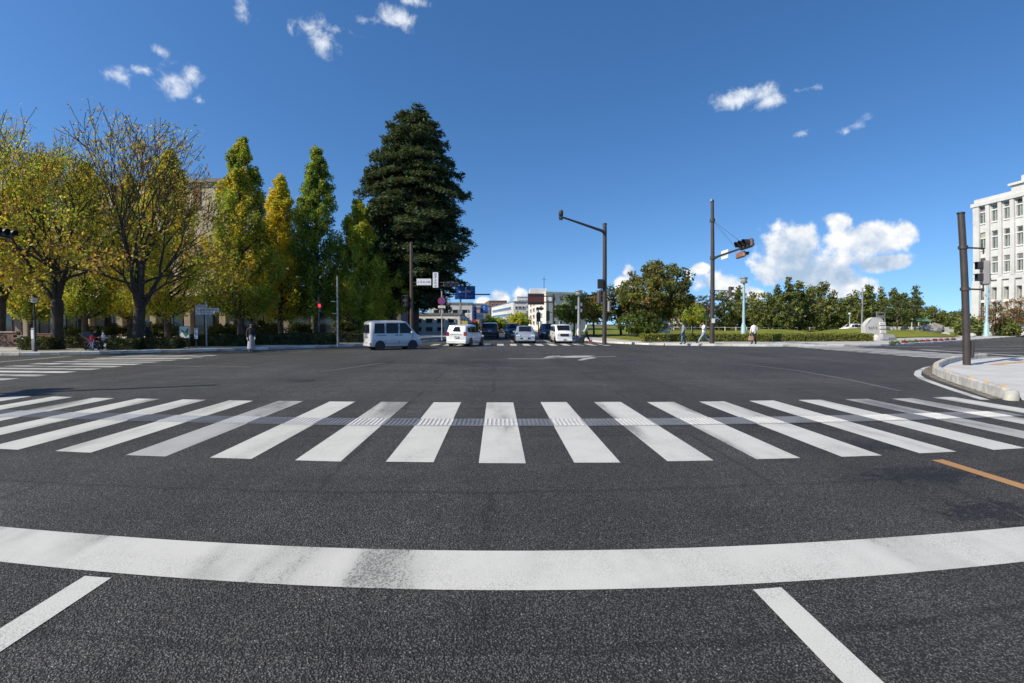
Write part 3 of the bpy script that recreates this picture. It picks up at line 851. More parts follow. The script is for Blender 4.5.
round_tree('broadleaf_tree', at_x(340, 52), 52, top_of(340, 262, 52), 3.2, 17, 'dark evergreen tree low behind the slim ginkgo', [DGR, (0.03, 0.055, .014), GRN], [3, 2, 1], LG, nclump=120, per=36, leaf=.32)
cedar_tree('cedar_tree', at_x(413.5, 49), 49, top_of(411, 110, 49), 6.0, 18, 'huge dark conical cedar towering over the left corner', LG)

for i, (px, py, Y, w, lab) in enumerate([(222, 322, 45, 1.5, 'dark shrub right of the white board sign'), (266, 320, 46, 1.6, 'dark shrub below the yellow ginkgo'), (300, 322, 48, 1.5, 'dark shrub left of the red pedestrian light'), (349, 318, 50, 1.8, 'dark shrub behind the slim grey pole'),
                                         (112, 324, 46, 1.6, 'dark shrub between the two front trunks'), (160, 322, 46, 1.7, 'dark shrub right of the forked trunk'), (80, 323, 46, 1.5, 'dark shrub above the stroller group'), (376, 309, 44, 1.5, 'sunlit pale green shrub behind the white van')]):
    round_tree('shrub', at_x(px, Y), Y, top_of(px, py, Y), w, 130 + i, lab, [(0.045, .065, .018), (0.03, .045, .014), (.07, .085, .02)] if i < 7 else [YG, GRN], [3, 2, 1] if i < 7 else [3, 2], 'shrubs before the museum', nclump=50, per=34, leaf=.26, rad=.5, base=.05)['category'] = 'shrub'
# ---- right side
RG = 'trees in the park on the right'
MGR = (0.11, 0.14, 0.04); MBR = (0.29, 0.18, 0.055); MOL = (0.22, 0.215, 0.05)
round_tree('magnolia_tree', at_x(656, 54), 54, top_of(656, 258, 54), 4.5, 31, 'large rounded olive-brown tree right of the camera pole', [MGR, MOL, MBR, (0.09, .10, .05)], [4, 4, .7, 1.4], RG, nclump=260, per=46, leaf=.40, rad=.72, base=.2, top=1.4)
round_tree('broadleaf_tree', at_x(574, 60), 60, top_of(574, 294, 60), 2.5, 32, 'small golden-olive street tree beside the grey lamp post', [MOL, YG, MBR, GRN], [3, 2.6, 1.2, 2], RG, nclump=110, per=34, leaf=.34, rad=.6, base=.3)
round_tree('broadleaf_tree', at_x(594, 56), 56, top_of(594, 291, 56), 2.3, 33, 'autumn-tinted street tree just left of the camera pole', [MOL, MBR, OCH, GRN], [3, 2, 1.6, 2], RG, nclump=110, per=34, leaf=.34, rad=.6, base=.3)
round_tree('broadleaf_tree', at_x(621, 60), 60, top_of(621, 281, 60), 2.6, 34, 'shaded brown-green tree just right of the camera pole', [MGR, MBR, DGR], [3, 1.4, 2], RG, nclump=120, per=34, leaf=.36, rad=.62, base=.25)
round_tree('broadleaf_tree', at_x(640, 52), 52, top_of(637, 312, 52), 2.6, 35, 'low dark shrubby tree at the foot of the rounded tree', [DGR, MGR, (0.03, .05, .015)], [3, 2, 2], RG, nclump=90, per=30, leaf=.34, rad=.55, base=.12)
round_tree('broadleaf_tree', at_x(692, 66), 66, top_of(692, 303, 66), 2.1, 36, 'small fresh green sapling behind the walking pair', [YG, GRN, MOL], [3, 3, 1], RG, nclump=70, per=30, leaf=.34, rad=.5, base=.35)
rt = random.Random(5)
PK = [(706, 292, 'irregular'), (724, 288, 'round'), (738, 285, 'spire'), (752, 291, 'round'), (764, 287, 'round'), (777, 281, 'spire'), (788, 275, 'spire'), (799, 280, 'spire'), (811, 284, 'round'), (821, 279, 'round'),
      (832, 293, 'round'), (846, 296, 'spire'), (856, 289, 'round'), (868, 284, 'spire'), (880, 286, 'spire'), (893, 286, 'spire'), (904, 289, 'spire'), (918, 295, 'spire'), (930, 305, 'round'), (943, 310, 'round'),
      (958, 308, 'round'), (970, 318, 'round'), (993, 300, 'irregular'), (1006, 320, 'round'), (1019, 296, 'round'), (672, 300, 'irregular')]
WORD = ['tall gnarled', 'bushy', 'slender', 'wide', 'dense', 'ragged', 'lofty', 'pointed', 'broad', 'domed', 'low', 'narrow', 'full', 'dark spiky', 'upright', 'shaggy', 'feathery', 'tapering', 'stubby', 'squat', 'rounded', 'small', 'open reddish', 'scrubby', 'coppery', 'bare grey']
WHERE = ['right of the signal-arm pole', 'left of the pale blue lamp post', 'right behind the pale blue lamp post', 'above the person in a white top', 'right of the person in a white top', 'under the tall white cloud', 'tallest below the white cloud', 'left of the rounded pair under the cloud',
         'above the parked white car', 'above and right of the parked white car', 'in the gap left of the utility pole', 'touching the utility pole', 'just right of the utility pole', 'above the stone monument', 'right behind the stone monument', 'above the first lawn boulders', 'between the thin lawn conifers',
         'at the right end of the wood', 'where the wood thins out', 'left of the big signal pole', 'right of the big signal pole', 'against the white hall corner', 'in front of the white hall', 'low by the white hall plinth', 'at the right picture edge', 'between rounded tree and signal-arm pole']
for i, (px, py, kind) in enumerate(PK):
    Y = rt.uniform(84, 112) if i < 21 else rt.uniform(60, 66)
    if i == 25: Y = 95
    X = at_x(px, Y); H = top_of(px, py, Y)
    dk = [(0.070, 0.092, 0.026), (0.11, 0.135, 0.035), (0.17, 0.185, 0.048)]
    lab = f'{WORD[i]} {"conifer" if kind == "spire" else "tree"} {WHERE[i]}'
    if kind == 'spire':
        round_tree('conifer_tree', X, Y, H, rt.uniform(2.3, 3.2), 50 + i, lab, dk, [3, 3, 1.2], RG, nclump=110, per=30, leaf=.55, rad=.85, base=.05, mat=NEEDLE, top=3.2, bark=BARK_D)
    elif i in (22, 24):
        round_tree('broadleaf_tree', X, Y, H, 1.7 if i == 22 else 2.6, 50 + i, lab, [BRN, MBR, (0.12, .06, .04), MOL], [3, 2, 2, 1], RG, nclump=60 if i == 22 else 90, per=20, leaf=.3, rad=.6, base=.3)
    elif kind == 'irregular':
        round_tree('pine_tree', X, Y, H, 3.6, 50 + i, lab, [(0.06, .07, .05), (0.09, .09, .07), (.05, .06, .035)], [3, 2, 2], RG, nclump=60, per=20, leaf=.4, rad=.8, base=.5, mat=NEEDLE, squash=.4, bark=BARK_D)
    else:
        round_tree('broadleaf_tree', X, Y, H, (rt.uniform(3.0, 4.2) if i < 19 else rt.uniform(1.5, 2.1)), 50 + i, lab, dk + [(0.24, .23, .06)], [2, 3, 2.2, .8], RG, nclump=130, per=28, leaf=.5, rad=.95, base=.03, mat=NEEDLE, top=1.5, bark=BARK_D)
# thin conifers standing on the lawn
for i, (px, py, by, lab) in enumerate([(897, 284, 338, 'thin open conifer on the lawn beside the stone monument'), (915, 283, 337, 'thin pale conifer on the lawn left of the big signal pole')]):
    g0 = G(px, by - 1.0)
    Y = min(g0.y, 60)
    round_tree('conifer_tree', at_x(px, Y), Y, top_of(px, py, Y), 1.6, 90 + i, lab, [(0.06, .085, .028), (0.09, .11, .035)], [2, 1], RG, nclump=70, per=18, leaf=.3, rad=.45, base=.2, mat=NEEDLE, top=3.0, bark=BARK_P, trunk_r=.1, squash=.5)
# street ahead
SG = 'street trees along the far street'
for i, (px, py, Y, w, lab) in enumerate([(486, 315, 120, 3.0, 'bushy dark green tree before the far white office'), (499, 318, 112, 1.9, 'slim tree below the far white office corner'), (519, 311, 95, 2.1, 'bright yellow-green tree behind the silver oncoming car'),
                                         (470, 322, 90, 1.5, 'small shaded tree behind the white minivan')]):
    round_tree('broadleaf_tree', at_x(px, Y), Y, top_of(px, py, Y), w, 100 + i, lab, [GRN, YG, DGR] if i != 2 else [YG, GRN, YEL2], [3, 1.5, 3] if i != 2 else [4, 2, 1], SG, nclump=70, per=26, leaf=.5, rad=.8, base=.22)

# undergrowth closing the wood behind the park
rs_ = np.random.RandomState(88); n_ = 16000
xs_ = rs_.uniform(at_x(640, 118), at_x(1000, 118), n_); ys_ = rs_.uniform(114, 124, n_)
hh_ = 3.6 + 1.2 * np.sin(xs_ * .31) + .8 * np.sin(xs_ * .83 + 2)
cen_ = np.c_[xs_, ys_, rs_.rand(n_) ** .7 * hh_ + .1]
tag(link('undergrowth', leaf_mesh('undergrowth', cen_, rs_.uniform(.4, .9, n_), palette(rs_, n_, [(0.05, .075, .024), (.08, .11, .03), (.03, .05, .018)], [2, 1, 2]), NEEDLE, 88)), 'dense dark undergrowth closing the wood behind the park', 'undergrowth', kind='stuff')
# hedges: clipped block of leaf over a twiggy core
def hedge(x0, y0, x1, y1, w, h, seed, label, cols, wts, group, z=0.12, leaf=.12, dens=330):
    rs = np.random.RandomState(seed)
    L = math.hypot(x1 - x0, y1 - y0); rz = math.atan2(y1 - y0, x1 - x0)
    root = empty('hedge', ((x0 + x1) / 2, (y0 + y1) / 2, z), rz, label, 'hedge', group)
    b = MB(); b.bbox((0, 0, h * .47), (L - .12, w - .14, h * .9), .08)
    b.build('twigs', pbr('hedge_core', (0.05, 0.055, 0.02), 0.95), root)
    n = int(dens * (L * h * 2 + L * w + w * h * 2)); n = min(n, 16000)
    f = rs.rand(n)
    A = [L * h, L * h, L * w, w * h, w * h]; cum = np.cumsum(A) / sum(A); side = np.searchsorted(cum, f)
    u = rs.uniform(-.5, .5, n); v = rs.rand(n)
    c = np.zeros((n, 3))
    for sgn, k in ((-1, 0), (1, 1)):
        m = side == k; c[m] = np.c_[u[m] * L, np.full(m.sum(), sgn * w / 2), v[m] * h]
    m = side == 2; c[m] = np.c_[u[m] * L, (v[m] - .5) * w, np.full(m.sum(), h)]
    for sgn, k in ((-1, 3), (1, 4)):
        m = side == k; c[m] = np.c_[np.full(m.sum(), sgn * L / 2), u[m] * w, v[m] * h]
    lump = 0.045 * np.sin(c[:, 0] * 3.1 + seed) + .03 * np.sin(c[:, 0] * 7.7 + 1)
    c[:, 2] *= 1 + lump; c += rs.normal(size=(n, 3)) * .028
    col = palette(rs, n, cols, wts, .3)
    link('foliage', leaf_mesh('foliage', c, rs.uniform(leaf * .6, leaf * 1.3, n), col, HEDGE_L, seed), root)
    return root
HG = [(0.17, 0.19, 0.035), (0.25, 0.25, 0.045), (0.10, 0.125, 0.025)]
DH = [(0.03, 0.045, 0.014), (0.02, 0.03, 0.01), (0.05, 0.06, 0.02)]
p0, p1, p2 = P(642, 343.4, 40.0), P(800, 343.6, 40.2), P(801, 343.6, 40.2)
hedge(p0.x, 40.0, p1.x, 40.2, 1.3, .62, 201, 'clipped green hedge behind the three walking people', HG, [3, 3, 2], 'clipped park hedges')
p3 = P(868, 343, 40.6)
hedge(p2.x + .12, 40.2, p3.x, 40.6, 1.3, .66, 202, 'clipped green hedge ending at the stone monument', HG, [3, 3, 2.4], 'clipped park hedges')
LHG = 'dark hedges below the left trees'
for i, (a, c, Y, h, lab) in enumerate([(24, 52, 27.2, .75, 'short hedge between lamp post and yellow-brown tree'), (62, 96, 29.6, .7, 'shaded hedge left of the stroller group'), (112, 136, 27.6, .62, 'low hedge right of the stroller group'), (144, 178, 28.6, .65, 'dark hedge right of the forked trunk'),
                                       (184, 246, 32.0, .75, 'long dark hedge under the white board sign'), (256, 334, 34.5, .8, 'long dark hedge under the red pedestrian light'), (340, 388, 38.5, .8, 'dark hedge behind the white van')]):
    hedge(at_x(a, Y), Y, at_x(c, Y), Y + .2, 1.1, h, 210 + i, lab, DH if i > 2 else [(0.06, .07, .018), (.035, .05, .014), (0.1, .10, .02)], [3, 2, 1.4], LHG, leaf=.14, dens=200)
# ================================================================== BUILDINGS
STONE = pbr('tan_stone', (0.42, 0.34, 0.23), 0.85, var=0.12, vscale=0.8, bump=0.1, bscale=12, dirt=0.15)
STONE2 = pbr('buff_stone', (0.48, 0.40, 0.27), 0.85, var=0.10, vscale=0.8, bump=0.1, bscale=12)
REDSTONE = pbr('red_brown_stone', (0.22, 0.10, 0.07), 0.8, var=0.15, vscale=1.0)
GLASS_D = pbr('dark_glass', (0.018, 0.022, 0.026), 0.08, spec=0.6)
GLASS_G = pbr('grey_green_glass', (0.10, 0.125, 0.12), 0.15, spec=0.6, var=0.5, vscale=0.9)
DARKFR = pbr('dark_frame', (0.03, 0.03, 0.032), 0.5)
WSTONE = pbr('white_stone', (0.53, 0.53, 0.52), 0.75, var=0.08, vscale=0.5, bump=0.05, bscale=20, dirt=0.22)
CREAM = pbr('cream_wall', (0.68, 0.645, 0.56), 0.8, var=0.08, vscale=0.4, dirt=0.1)
BRICK = pbr('red_brick', (0.15, 0.085, 0.065), 0.9, var=0.25, vscale=6, bump=0.2, bscale=20)
GREYM = pbr('grey_roof', (0.16, 0.165, 0.17), 0.7, var=0.15, vscale=1)

def museum():
    Y = 57.0
    xl, xr = at_x(-60, Y), at_x(229, Y)
    top = P(208, 183, Y).z
    root = empty('museum_building', ((xl + xr) / 2, Y, 0.1), 0, 'tan stone museum with dark colonnade behind the left trees', 'building')
    ox = (xl + xr) / 2; w = xr - xl; h0 = 5.4
    b = MB(); b.box((0, 8.2, (h0 + top) / 2), (w, 16, top - h0)); b.build('wall', STONE, root)
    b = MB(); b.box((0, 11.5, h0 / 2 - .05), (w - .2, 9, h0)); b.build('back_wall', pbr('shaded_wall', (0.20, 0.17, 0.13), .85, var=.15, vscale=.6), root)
    b = MB(); b.box((0, 0, h0 - .1), (w + .5, 1.4, .7)); b.build('lintel', STONE2, root)
    b = MB(); b.box((0, 0.3, top + .15), (w + .6, 1.3, .45)); b.build('cornice', GREYM, root)
    pw, ph = 3.4, (top - h0) / 4
    bm = MB(); bm.bbox((0, 0, 0), (pw - .05, .16, ph - .05), .02); me1 = bm.mesh('stone_panel', STONE); me2 = bm.mesh('stone_panel', STONE2); me3 = bm.mesh('stone_panel', REDSTONE)
    rr = random.Random(3)
    n = int(w / pw)
    xe = P(194, 195, Y).x - ox
    for i in range(n):
        x = -w / 2 + pw * (i + .5)
        for j in range(4):
            me = me2 if j == 3 else me1
            link('stone_panel', me, root, (x, .12 + rr.uniform(-.012, .012), h0 + ph * (j + .5) + .2 * (j == 0) * 0))
    b = MB(); b.bbox((xe + .4, .0, h0 + ph * 3.5), (.85, .12, ph - .06), .02); b.build('red_panel', REDSTONE, root)
    bm = MB(); bm.bbox((0, 0, 2.55), (.85, .85, 5.1), .05); mc = bm.mesh('column', pbr('column_stone_shaded', (.27, .21, .14), .85, var=.12, vscale=.8))  # columns darker than the wall stone: tree shade put into the colour
    bw = MB(); bw.box((0, 0, 1.9), (2.9, .06, 3.6)); mw = bw.mesh('window_pane', GLASS_D)
    bf = MB()
    for dx in (-1.45, 0, 1.45): bf.box((dx, -.05, 1.9), (.09, .09, 3.7))
    bf.box((0, -.05, 3.7), (3.0, .1, .1)); bf.box((0, -.05, 1.2), (3.0, .1, .07)); mf = bf.mesh('window_frame', DARKFR)
    k = int(w / 4.4)
    for i in range(k + 1):
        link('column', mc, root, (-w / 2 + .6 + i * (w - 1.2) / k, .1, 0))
        if i < k:
            p = link('window_pane', mw, root, (-w / 2 + .6 + (i + .5) * (w - 1.2) / k, 6.95, .1))
            link('window_frame', mf, p)
    b = MB(); b.box((0, 3, .02), (w, 8, .12)); b.build('terrace', CONC, root)
museum()
def wing():
    Y = 58.0; xl, xr = at_x(229, Y) + .1, at_x(400, Y); w = xr - xl; h = 5.6
    root = empty('museum_wing', ((xl + xr) / 2, Y, .1), 0, 'low dark museum wing with glazed bays behind the ginkgo row', 'building')
    b = MB(); b.box((0, 5, h / 2), (w, 9, h)); b.build('wall', pbr('wing_wall_shaded', (.13, .11, .09), .85, var=.15, vscale=.6), root)  # wall colour kept dark to carry the shade of the trees in front
    b = MB(); b.box((0, 4.6, h + .2), (w + .8, 10.4, .4)); b.build('roof', GREYM, root)
    k = int(w / 3.2)
    bw = MB(); bw.box((0, 0, 2.1), (2.3, .08, 3.4)); mw = bw.mesh('window_pane', GLASS_D)
    bc = MB(); bc.bbox((0, 0, h / 2), (.5, .6, h), .03); mc = bc.mesh('pilaster', pbr('wing_pilaster_shaded', (.16, .135, .11), .85, var=.12))  # pilaster stone toned down, the same tree shade in its colour
    for i in range(k):
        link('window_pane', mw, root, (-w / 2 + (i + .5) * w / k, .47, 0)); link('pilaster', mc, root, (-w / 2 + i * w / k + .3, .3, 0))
wing()

def steps():
    Y = 31.0
    x0, x1 = at_x(12, Y), at_x(44, Y)
    root = empty('brick_steps', ((x0 + x1) / 2, Y, 0.13), 0, 'red brick steps behind the lamp post at far left', 'steps')
    w = x1 - x0
    for i in range(4):
        b = MB(); b.bbox((0.12 * i, i * .34, .11 + .22 * i), (w - .25 * i, .36, .21 + (.02 if i == 3 else 0)), .015); b.build('step', BRICK, root)
        c = MB(); c.bbox((0.12 * i, i * .34 - .02, .225 + .22 * i), (w - .25 * i + .04, .40, .035), .01); c.build('step_nosing', pbr('step_edge', (.30, .17, .13), .85, var=.2, vscale=5), root)
    root2 = empty('brick_wall', (at_x(-4, Y), Y, .13), 0, 'low red brick wall at the left picture edge', 'wall')
    bm = MB(); bm.bbox((0, 0, 0), (.62, .3, .155), .012); ms = bm.mesh('brick', BRICK)
    for j in range(6):
        for i in range(5): link('brick', ms, root2, (-1.2 + i * .64 + (j % 2) * .32, 0, .08 + j * .165))
    b = MB(); b.bbox((0.2, 0, 1.04), (3.5, .42, .09), .02); b.build('coping', pbr('coping', (.34, .24, .2), .85, var=.15, vscale=4), root2)
steps()

def white_hall():
    X = 80.0
    def yz(px, py):
        d = ray(px, py); t = X / d.x
        return d.y * t, CAM_H + d.z * t
    Yc, _ = yz(976, 250)
    top = yz(976, 197.5)[1] - 1.25
    root = empty('white_hall', (X, Yc, 0.1), 0, 'white stone public hall with tall window bays at the right edge', 'building')
    L = 46.0
    def loc(px, py): y, z = yz(px, py); return Yc - y, z - .1
    # local frame: s runs towards the viewer (-Y), d is depth away from the facade (+X)
    def box(b, s0, s1, z0, z1, d0, d1): b.box(((d0 + d1) / 2, -(s0 + s1) / 2, (z0 + z1) / 2), (abs(d1 - d0), abs(s1 - s0), abs(z1 - z0)))
    rows = [(206.5, 224.5), (232.5, 251), (258, 275)]
    zr = []
    for a, c in rows:
        zr.append((loc(983, c)[1], loc(983, a)[1]))
    gz1 = loc(983, 288)[1]; gz0 = 0.6
    ws = [(loc(979.3, 240)[0], loc(986.4, 240)[0]), (loc(991.6, 240)[0], loc(998.8, 240)[0]), (loc(1003.8, 240)[0], loc(1010.8, 240)[0])]
    pitch = ws[2][0] - ws[1][0]; wid = ws[1][1] - ws[1][0]
    while ws[-1][1] < L - pitch: ws.append((ws[-1][0] + pitch, ws[-1][1] + pitch))
    zt = zr[0][1]; zb = [z for z in zr]
    # wall built round the openings
    b = MB()
    edges = [0.0] + [q for w in ws for q in w] + [L]
    for i in range(0, len(edges), 2): box(b, edges[i], edges[i + 1], 0, top, 0, 14)         # piers between bays
    for (s0, s1) in ws:
        levels = [(0, gz0), (gz1, zb[2][0]), (zb[2][1], zb[1][0]), (zb[1][1], zb[0][0]), (zb[0][1], top)]
        for z0, z1 in levels: box(b, s0, s1, z0, z1, 0.004, 13.99)
        box(b, s0, s1, gz0, zb[0][1], 1.5, 13.98)
    b.build('wall', WSTONE, root)
    b = MB(); bt = top
    box(b, -0.5, L, bt - .55, bt + .05, -.5, 14.4); b.build('cornice', WSTONE, root)
    b = MB(); box(b, -.15, L, bt + .05, bt + .7, -.12, 14.1); b.build('parapet', WSTONE, root)
    sm = loc(1012, 200)[0]
    b = MB(); box(b, sm, L, bt + .7, bt + 1.5, -.1, 14.05); b.build('upper_storey', WSTONE, root)
    b = MB(); box(b, sm + 1.4, L, bt + 1.85, bt + 2.8, .2, 14); b.build('attic', WSTONE, root)
    b = MB(); box(b, sm - .3, L, bt + 1.5, bt + 1.85, -.45, 14.3); b.build('upper_cornice', WSTONE, root)
    b = MB(); box(b, -.25, L, gz1 + 1.2, gz1 + 1.75, -.3, .05); b.build('string_course', WSTONE, root)
    bp = MB(); bp.bbox((-.18, 0, 0), (.5, 1.5, 1), .06)
    # pilasters, one for each pier
    cent = [(edges[i] + edges[i + 1]) / 2 for i in range(0, len(edges), 2)]
    for i, s in enumerate(cent):
        q = MB(); wd = min(1.7, (edges[2 * i + 1] - edges[2 * i]) * .72) if 0 < i < len(cent) - 1 else 1.1
        box(q, s - wd / 2, s + wd / 2, gz1 + 1.75, bt - .56, -.35, .01); q.build('pilaster', WSTONE, root)
        q = MB(); box(q, s - wd * .62, s + wd * .62, 0, gz1 + 1.2, -.45, .01); q.build('pier', WSTONE, root)
    # windows
    fr = pbr('hall_frame', (0.32, 0.33, 0.32), 0.5); rail = pbr('hall_rail', (0.62, 0.62, 0.60), 0.6)
    hr = random.Random(9)
    def win(s0, s1, z0, z1, d=.24):
        wpar = MB(); box(wpar, s0, s1, z0, z1, d, d + .05); wo = wpar.build('window', GLASS_G, root)
        f = MB(); t = .14; h = z1 - z0; w = s1 - s0
        box(f, s0, s0 + t, z0, z1, d - .1, d); box(f, s1 - t, s1, z0, z1, d - .1, d)
        box(f, s0 + t, s1 - t, z1 - t, z1, d - .1, d); box(f, s0 + t, s1 - t, z0, z0 + t, d - .1, d)
        box(f, s0 + t, s1 - t, z0 + h * .62, z0 + h * .62 + .22, d - .1, d)
        box(f, (s0 + s1) / 2 - .09, (s0 + s1) / 2 + .09, z0 + t, z0 + h * .62, d - .09, d)
        f.build('window_frame', fr, wo)
        g = MB(); box(g, s0, s1, z0 + h * .66, z0 + h * .72, .02, d - .12)
        box(g, s0, s1, z0 - .02, z0 + .2, -.12, d - .12); g.build_each('window_sill', rail, wo)
        g = MB(); box(g, s0 + t, s1 - t, z0 + h * hr.choice((.8, .8, .66, .5, .88)), z1 - t, d - .05, d - .01); g.build('blind', hr.choice((pbr('blind', (.05, .055, .055), .8), pbr('pale_blind', (.34, .33, .30), .8), pbr('grey_blind', (.16, .165, .16), .8))), wo)
    for (s0, s1) in ws[:9]:
        for z0, z1 in zb: win(s0, s1, z0, z1)
        win(s0, s1, gz0, gz1, .7)
    b = MB(); box(b, -.8, L, 0, .55, -1.1, .02); b.build('plinth', WSTONE, root)
white_hall()

def simple_building(name, corners, h, z, wall, label, windows, group=None, roof=None, cat='building', rim=0.35):
    """corners: footprint, first edge is the face on the left, second the face towards the viewer; windows: list of (edge, rows, cols, u0, u1, v0, v1, fill_u, fill_v)"""
    c = Vector((sum(p[0] for p in corners) / len(corners), sum(p[1] for p in corners) / len(corners), 0))
    root = empty(name, (c.x, c.y, z), 0, label, cat, group)
    loc = [(p[0] - c.x, p[1] - c.y) for p in corners]
    b = MB(); b.prism(loc, 0, h); b.build('wall', wall, root)
    b = MB(); sc = 1.012
    b.prism([(x * sc, y * sc) for x, y in loc], h - .02, h + rim); b.build('roof', roof or wall, root)
    for (e, rows, cols, u0, u1, v0, v1, fu, fv) in windows:
        a = Vector(loc[e]); d = Vector(loc[(e + 1) % len(loc)]) - a; n = Vector((d.y, -d.x)).normalized()
        if n.dot((a + d / 2)) < 0: n = -n
        L = d.length; dn = d.normalized(); rz = math.atan2(dn.y, dn.x)
        cw = (u1 - u0) * L / cols; ch = (v1 - v0) * h / rows
        q = MB(); q.box((0, 0, 0), (cw * fu, .10, ch * fv)); mw = q.mesh('window', GLASS_D)
        q = MB(); W2, H2 = cw * fu / 2, ch * fv / 2
        for sx in (-1, 1): q.box((sx * W2, 0, 0), (.12, .2, H2 * 2 + .12))
        for sz in (-1, 1): q.box((0, 0, sz * H2), (W2 * 2, .2, .12))
        mf = q.mesh('window_frame', pbr('pale_frame', (.45, .45, .44), .5))
        for i in range(cols):
            for j in range(rows):
                p = a + dn * (u0 * L + cw * (i + .5)) + n * .06
                o = link('window', mw, root, (p.x, p.y, v0 * h + ch * (j + .5)), rz); link('window_frame', mf, o)
    return root
def pt(px, Y): p = P(px, 335, Y); return (p.x, p.y)
# far white office
simple_building('office_building', [pt(491.5, 215), pt(513.5, 160), pt(526.5, 160), pt(508, 215)], P(513, 302, 160).z, 0, WSTONE, 'far white three-storey office with dark strip windows at the street end',
                [(0, 3, 1, .06, .94, .16, .92, .96, .42), (1, 3, 3, .1, .9, .16, .92, .7, .4)], roof=GREYM)
simple_building('apartment_block', [pt(528.5, 150), pt(546, 108), pt(586, 112), pt(575, 150)], P(546, 293, 108).z, 0, CREAM, 'cream apartment block behind the street trees ahead',
                [(0, 4, 4, .1, .9, .12, .96, .5, .5), (1, 4, 5, .12, .92, .12, .96, .34, .42)])
q = empty('rooftop_plant', (P(540, 290, 118).x, 124, P(546, 293, 108).z + .3), 0, 'white water tank housing on the cream apartment block', 'rooftop box')
b = MB(); b.bbox((0, 0, .9), (4.4, 3.5, 1.8), .06); b.build('tank', WSTONE, q)
b = MB(); b.tube((1.6, 0, 1.8), (1.6, 0, 5.0), .07); b.box((1.6, 0, 4.2), (1.0, .08, .08)); b.build('antenna', DARKFR, q)
simple_building('rear_block', [pt(485, 260), pt(489, 235), pt(507, 235), pt(505, 260)], P(495, 301, 235).z, 0, BRICK, 'red-brown block rising behind the far white office', [(1, 4, 4, .1, .9, .2, .95, .5, .5)], roof=GREYM)
simple_building('pale_block', [pt(513, 220), pt(517, 190), pt(529, 190), pt(529, 220)], P(520, 297, 190).z, 0, WSTONE, 'pale block showing above the far office roof', [(1, 5, 3, .1, .9, .1, .95, .5, .4)])
SHG = 'shops along the left of the far street'
for i, (a, c, Y, D, top, mat, lab) in enumerate([(444, 460, 70, 12, 316, CREAM, 'cream shop behind the round no-entry sign'), (458, 472, 84, 14, 305, WSTONE, 'white shop below the blue direction sign'),
                                                (466, 480, 102, 16, 309, pbr('rose_wall', (.42, .27, .23), .8, var=.1), 'rose shopfront behind the white minivan'), (472, 485, 124, 20, 305, pbr('grey_wall', (.30, .31, .33), .8, var=.1), 'grey shop building behind the black vehicle'),
                                                (477, 490, 152, 26, 306, pbr('slate_wall', (.16, .18, .23), .7, var=.1), 'slate blue shop near the street end')]):
    simple_building('shop_building', [pt(a, Y + D) if False else (P(a, 335, Y).x - 5, Y + D), (P(a, 335, Y).x - 5, Y), pt(c, Y), (P(c, 335, Y).x, Y + D)], P(c, top, Y).z, .1, mat, lab, [(1, 2, 4, .06, .94, .06, .92, .62, .55), (2, 2, 3, .08, .92, .3, .95, .6, .5)], SHG, roof=GREYM)
# house and kiosk beyond the park
hx = P(690, 330, 120)
root = empty('tiled_house', (hx.x, 122, 0.1), 0, 'low house with orange-brown tiled roof glimpsed beyond the park', 'house')
b = MB(); b.box((0, 0, 2.4), (9, 7, 4.8)); b.build('wall', CREAM, root)
b = MB(); b.add([(-5.2, -4.2, 4.8), (5.2, -4.2, 4.8), (5.2, 4.2, 4.8), (-5.2, 4.2, 4.8), (-3.6, 0, 7.2), (3.6, 0, 7.2)], [(0, 1, 5, 4), (1, 2, 5), (2, 3, 4, 5), (3, 0, 4), (3, 2, 1, 0)]); b.build('roof', pbr('orange_tile', (.36, .17, .08), .8, var=.2, vscale=3), root)
for dx in (-2.6, 0, 2.6):
    b = MB(); b.box((dx, -3.52, 2.8), (1.5, .1, 1.5)); b.build('window', GLASS_D, root)
kx = P(662, 330, 62)
root = empty('park_kiosk', (kx.x, 62, 0.1), 0, 'small cream kiosk under the large rounded tree', 'kiosk')
b = MB(); b.bbox((0, 0, 1.0), (1.7, 1.5, 2.0), .05); b.build('wall', CREAM, root)
b = MB(); b.bbox((0, 0, 2.08), (2.1, 1.9, .18), .04); b.build('roof', pbr('kiosk_roof', (.30, .17, .12), .7), root)
b = MB(); b.box((0.1, -.77, 1.3), (.8, .06, .6)); b.build('window', GLASS_D, root)

# ---- park ground
lawn = [(P(630, 340, 42).x, 42.2), (P(700, 340, 42).x, 41.6), (P(872, 340, 42).x, 42.2), (41.5, 47.2), (52, 53.0), (66, 61.5), (90, 76), (130, 100), (250, 176), (250, 298), (11.2, 298), (11.2, 60)]
slab('park_lawn', lawn, 0.22, MATS['grass'], 'mown yellow-green park lawn behind the hedge', 'lawn', 0.0)
def mound(px, py, Y, rx, ry, h, label):
    rs = np.random.RandomState(int(px)); b = MB(); vs = []; fs = []; n, m = 28, 7
    for j in range(m + 1):
        t = j / m; r = 1 - t
        for i in range(n):
            a = 6.2832 * i / n
            vs.append((math.cos(a) * rx * r, math.sin(a) * ry * r, h * (1 - r * r) ** 1.2 + rs.uniform(-.02, .02) * (j > 0)))
    for j in range(m):
        for i in range(n): fs.append((j * n + i, j * n + (i + 1) % n, (j + 1) * n + (i + 1) % n, (j + 1) * n + i))
    b.add(vs, fs)
    c = P(px, py, Y)
    tag(b.build('lawn_mound', MATS['grass'], None, True, (c.x, Y, .2)), label, 'lawn', kind='structure')
mound(905, 338, 56, 8, 3.5, .8, 'low grassy mound right of the stone monument')
mound(770, 334, 70, 9, 4, .7, 'low grassy mound beyond the hedge')
mound(860, 334, 66, 10, 4, .9, 'grassy rise in front of the parked white car')
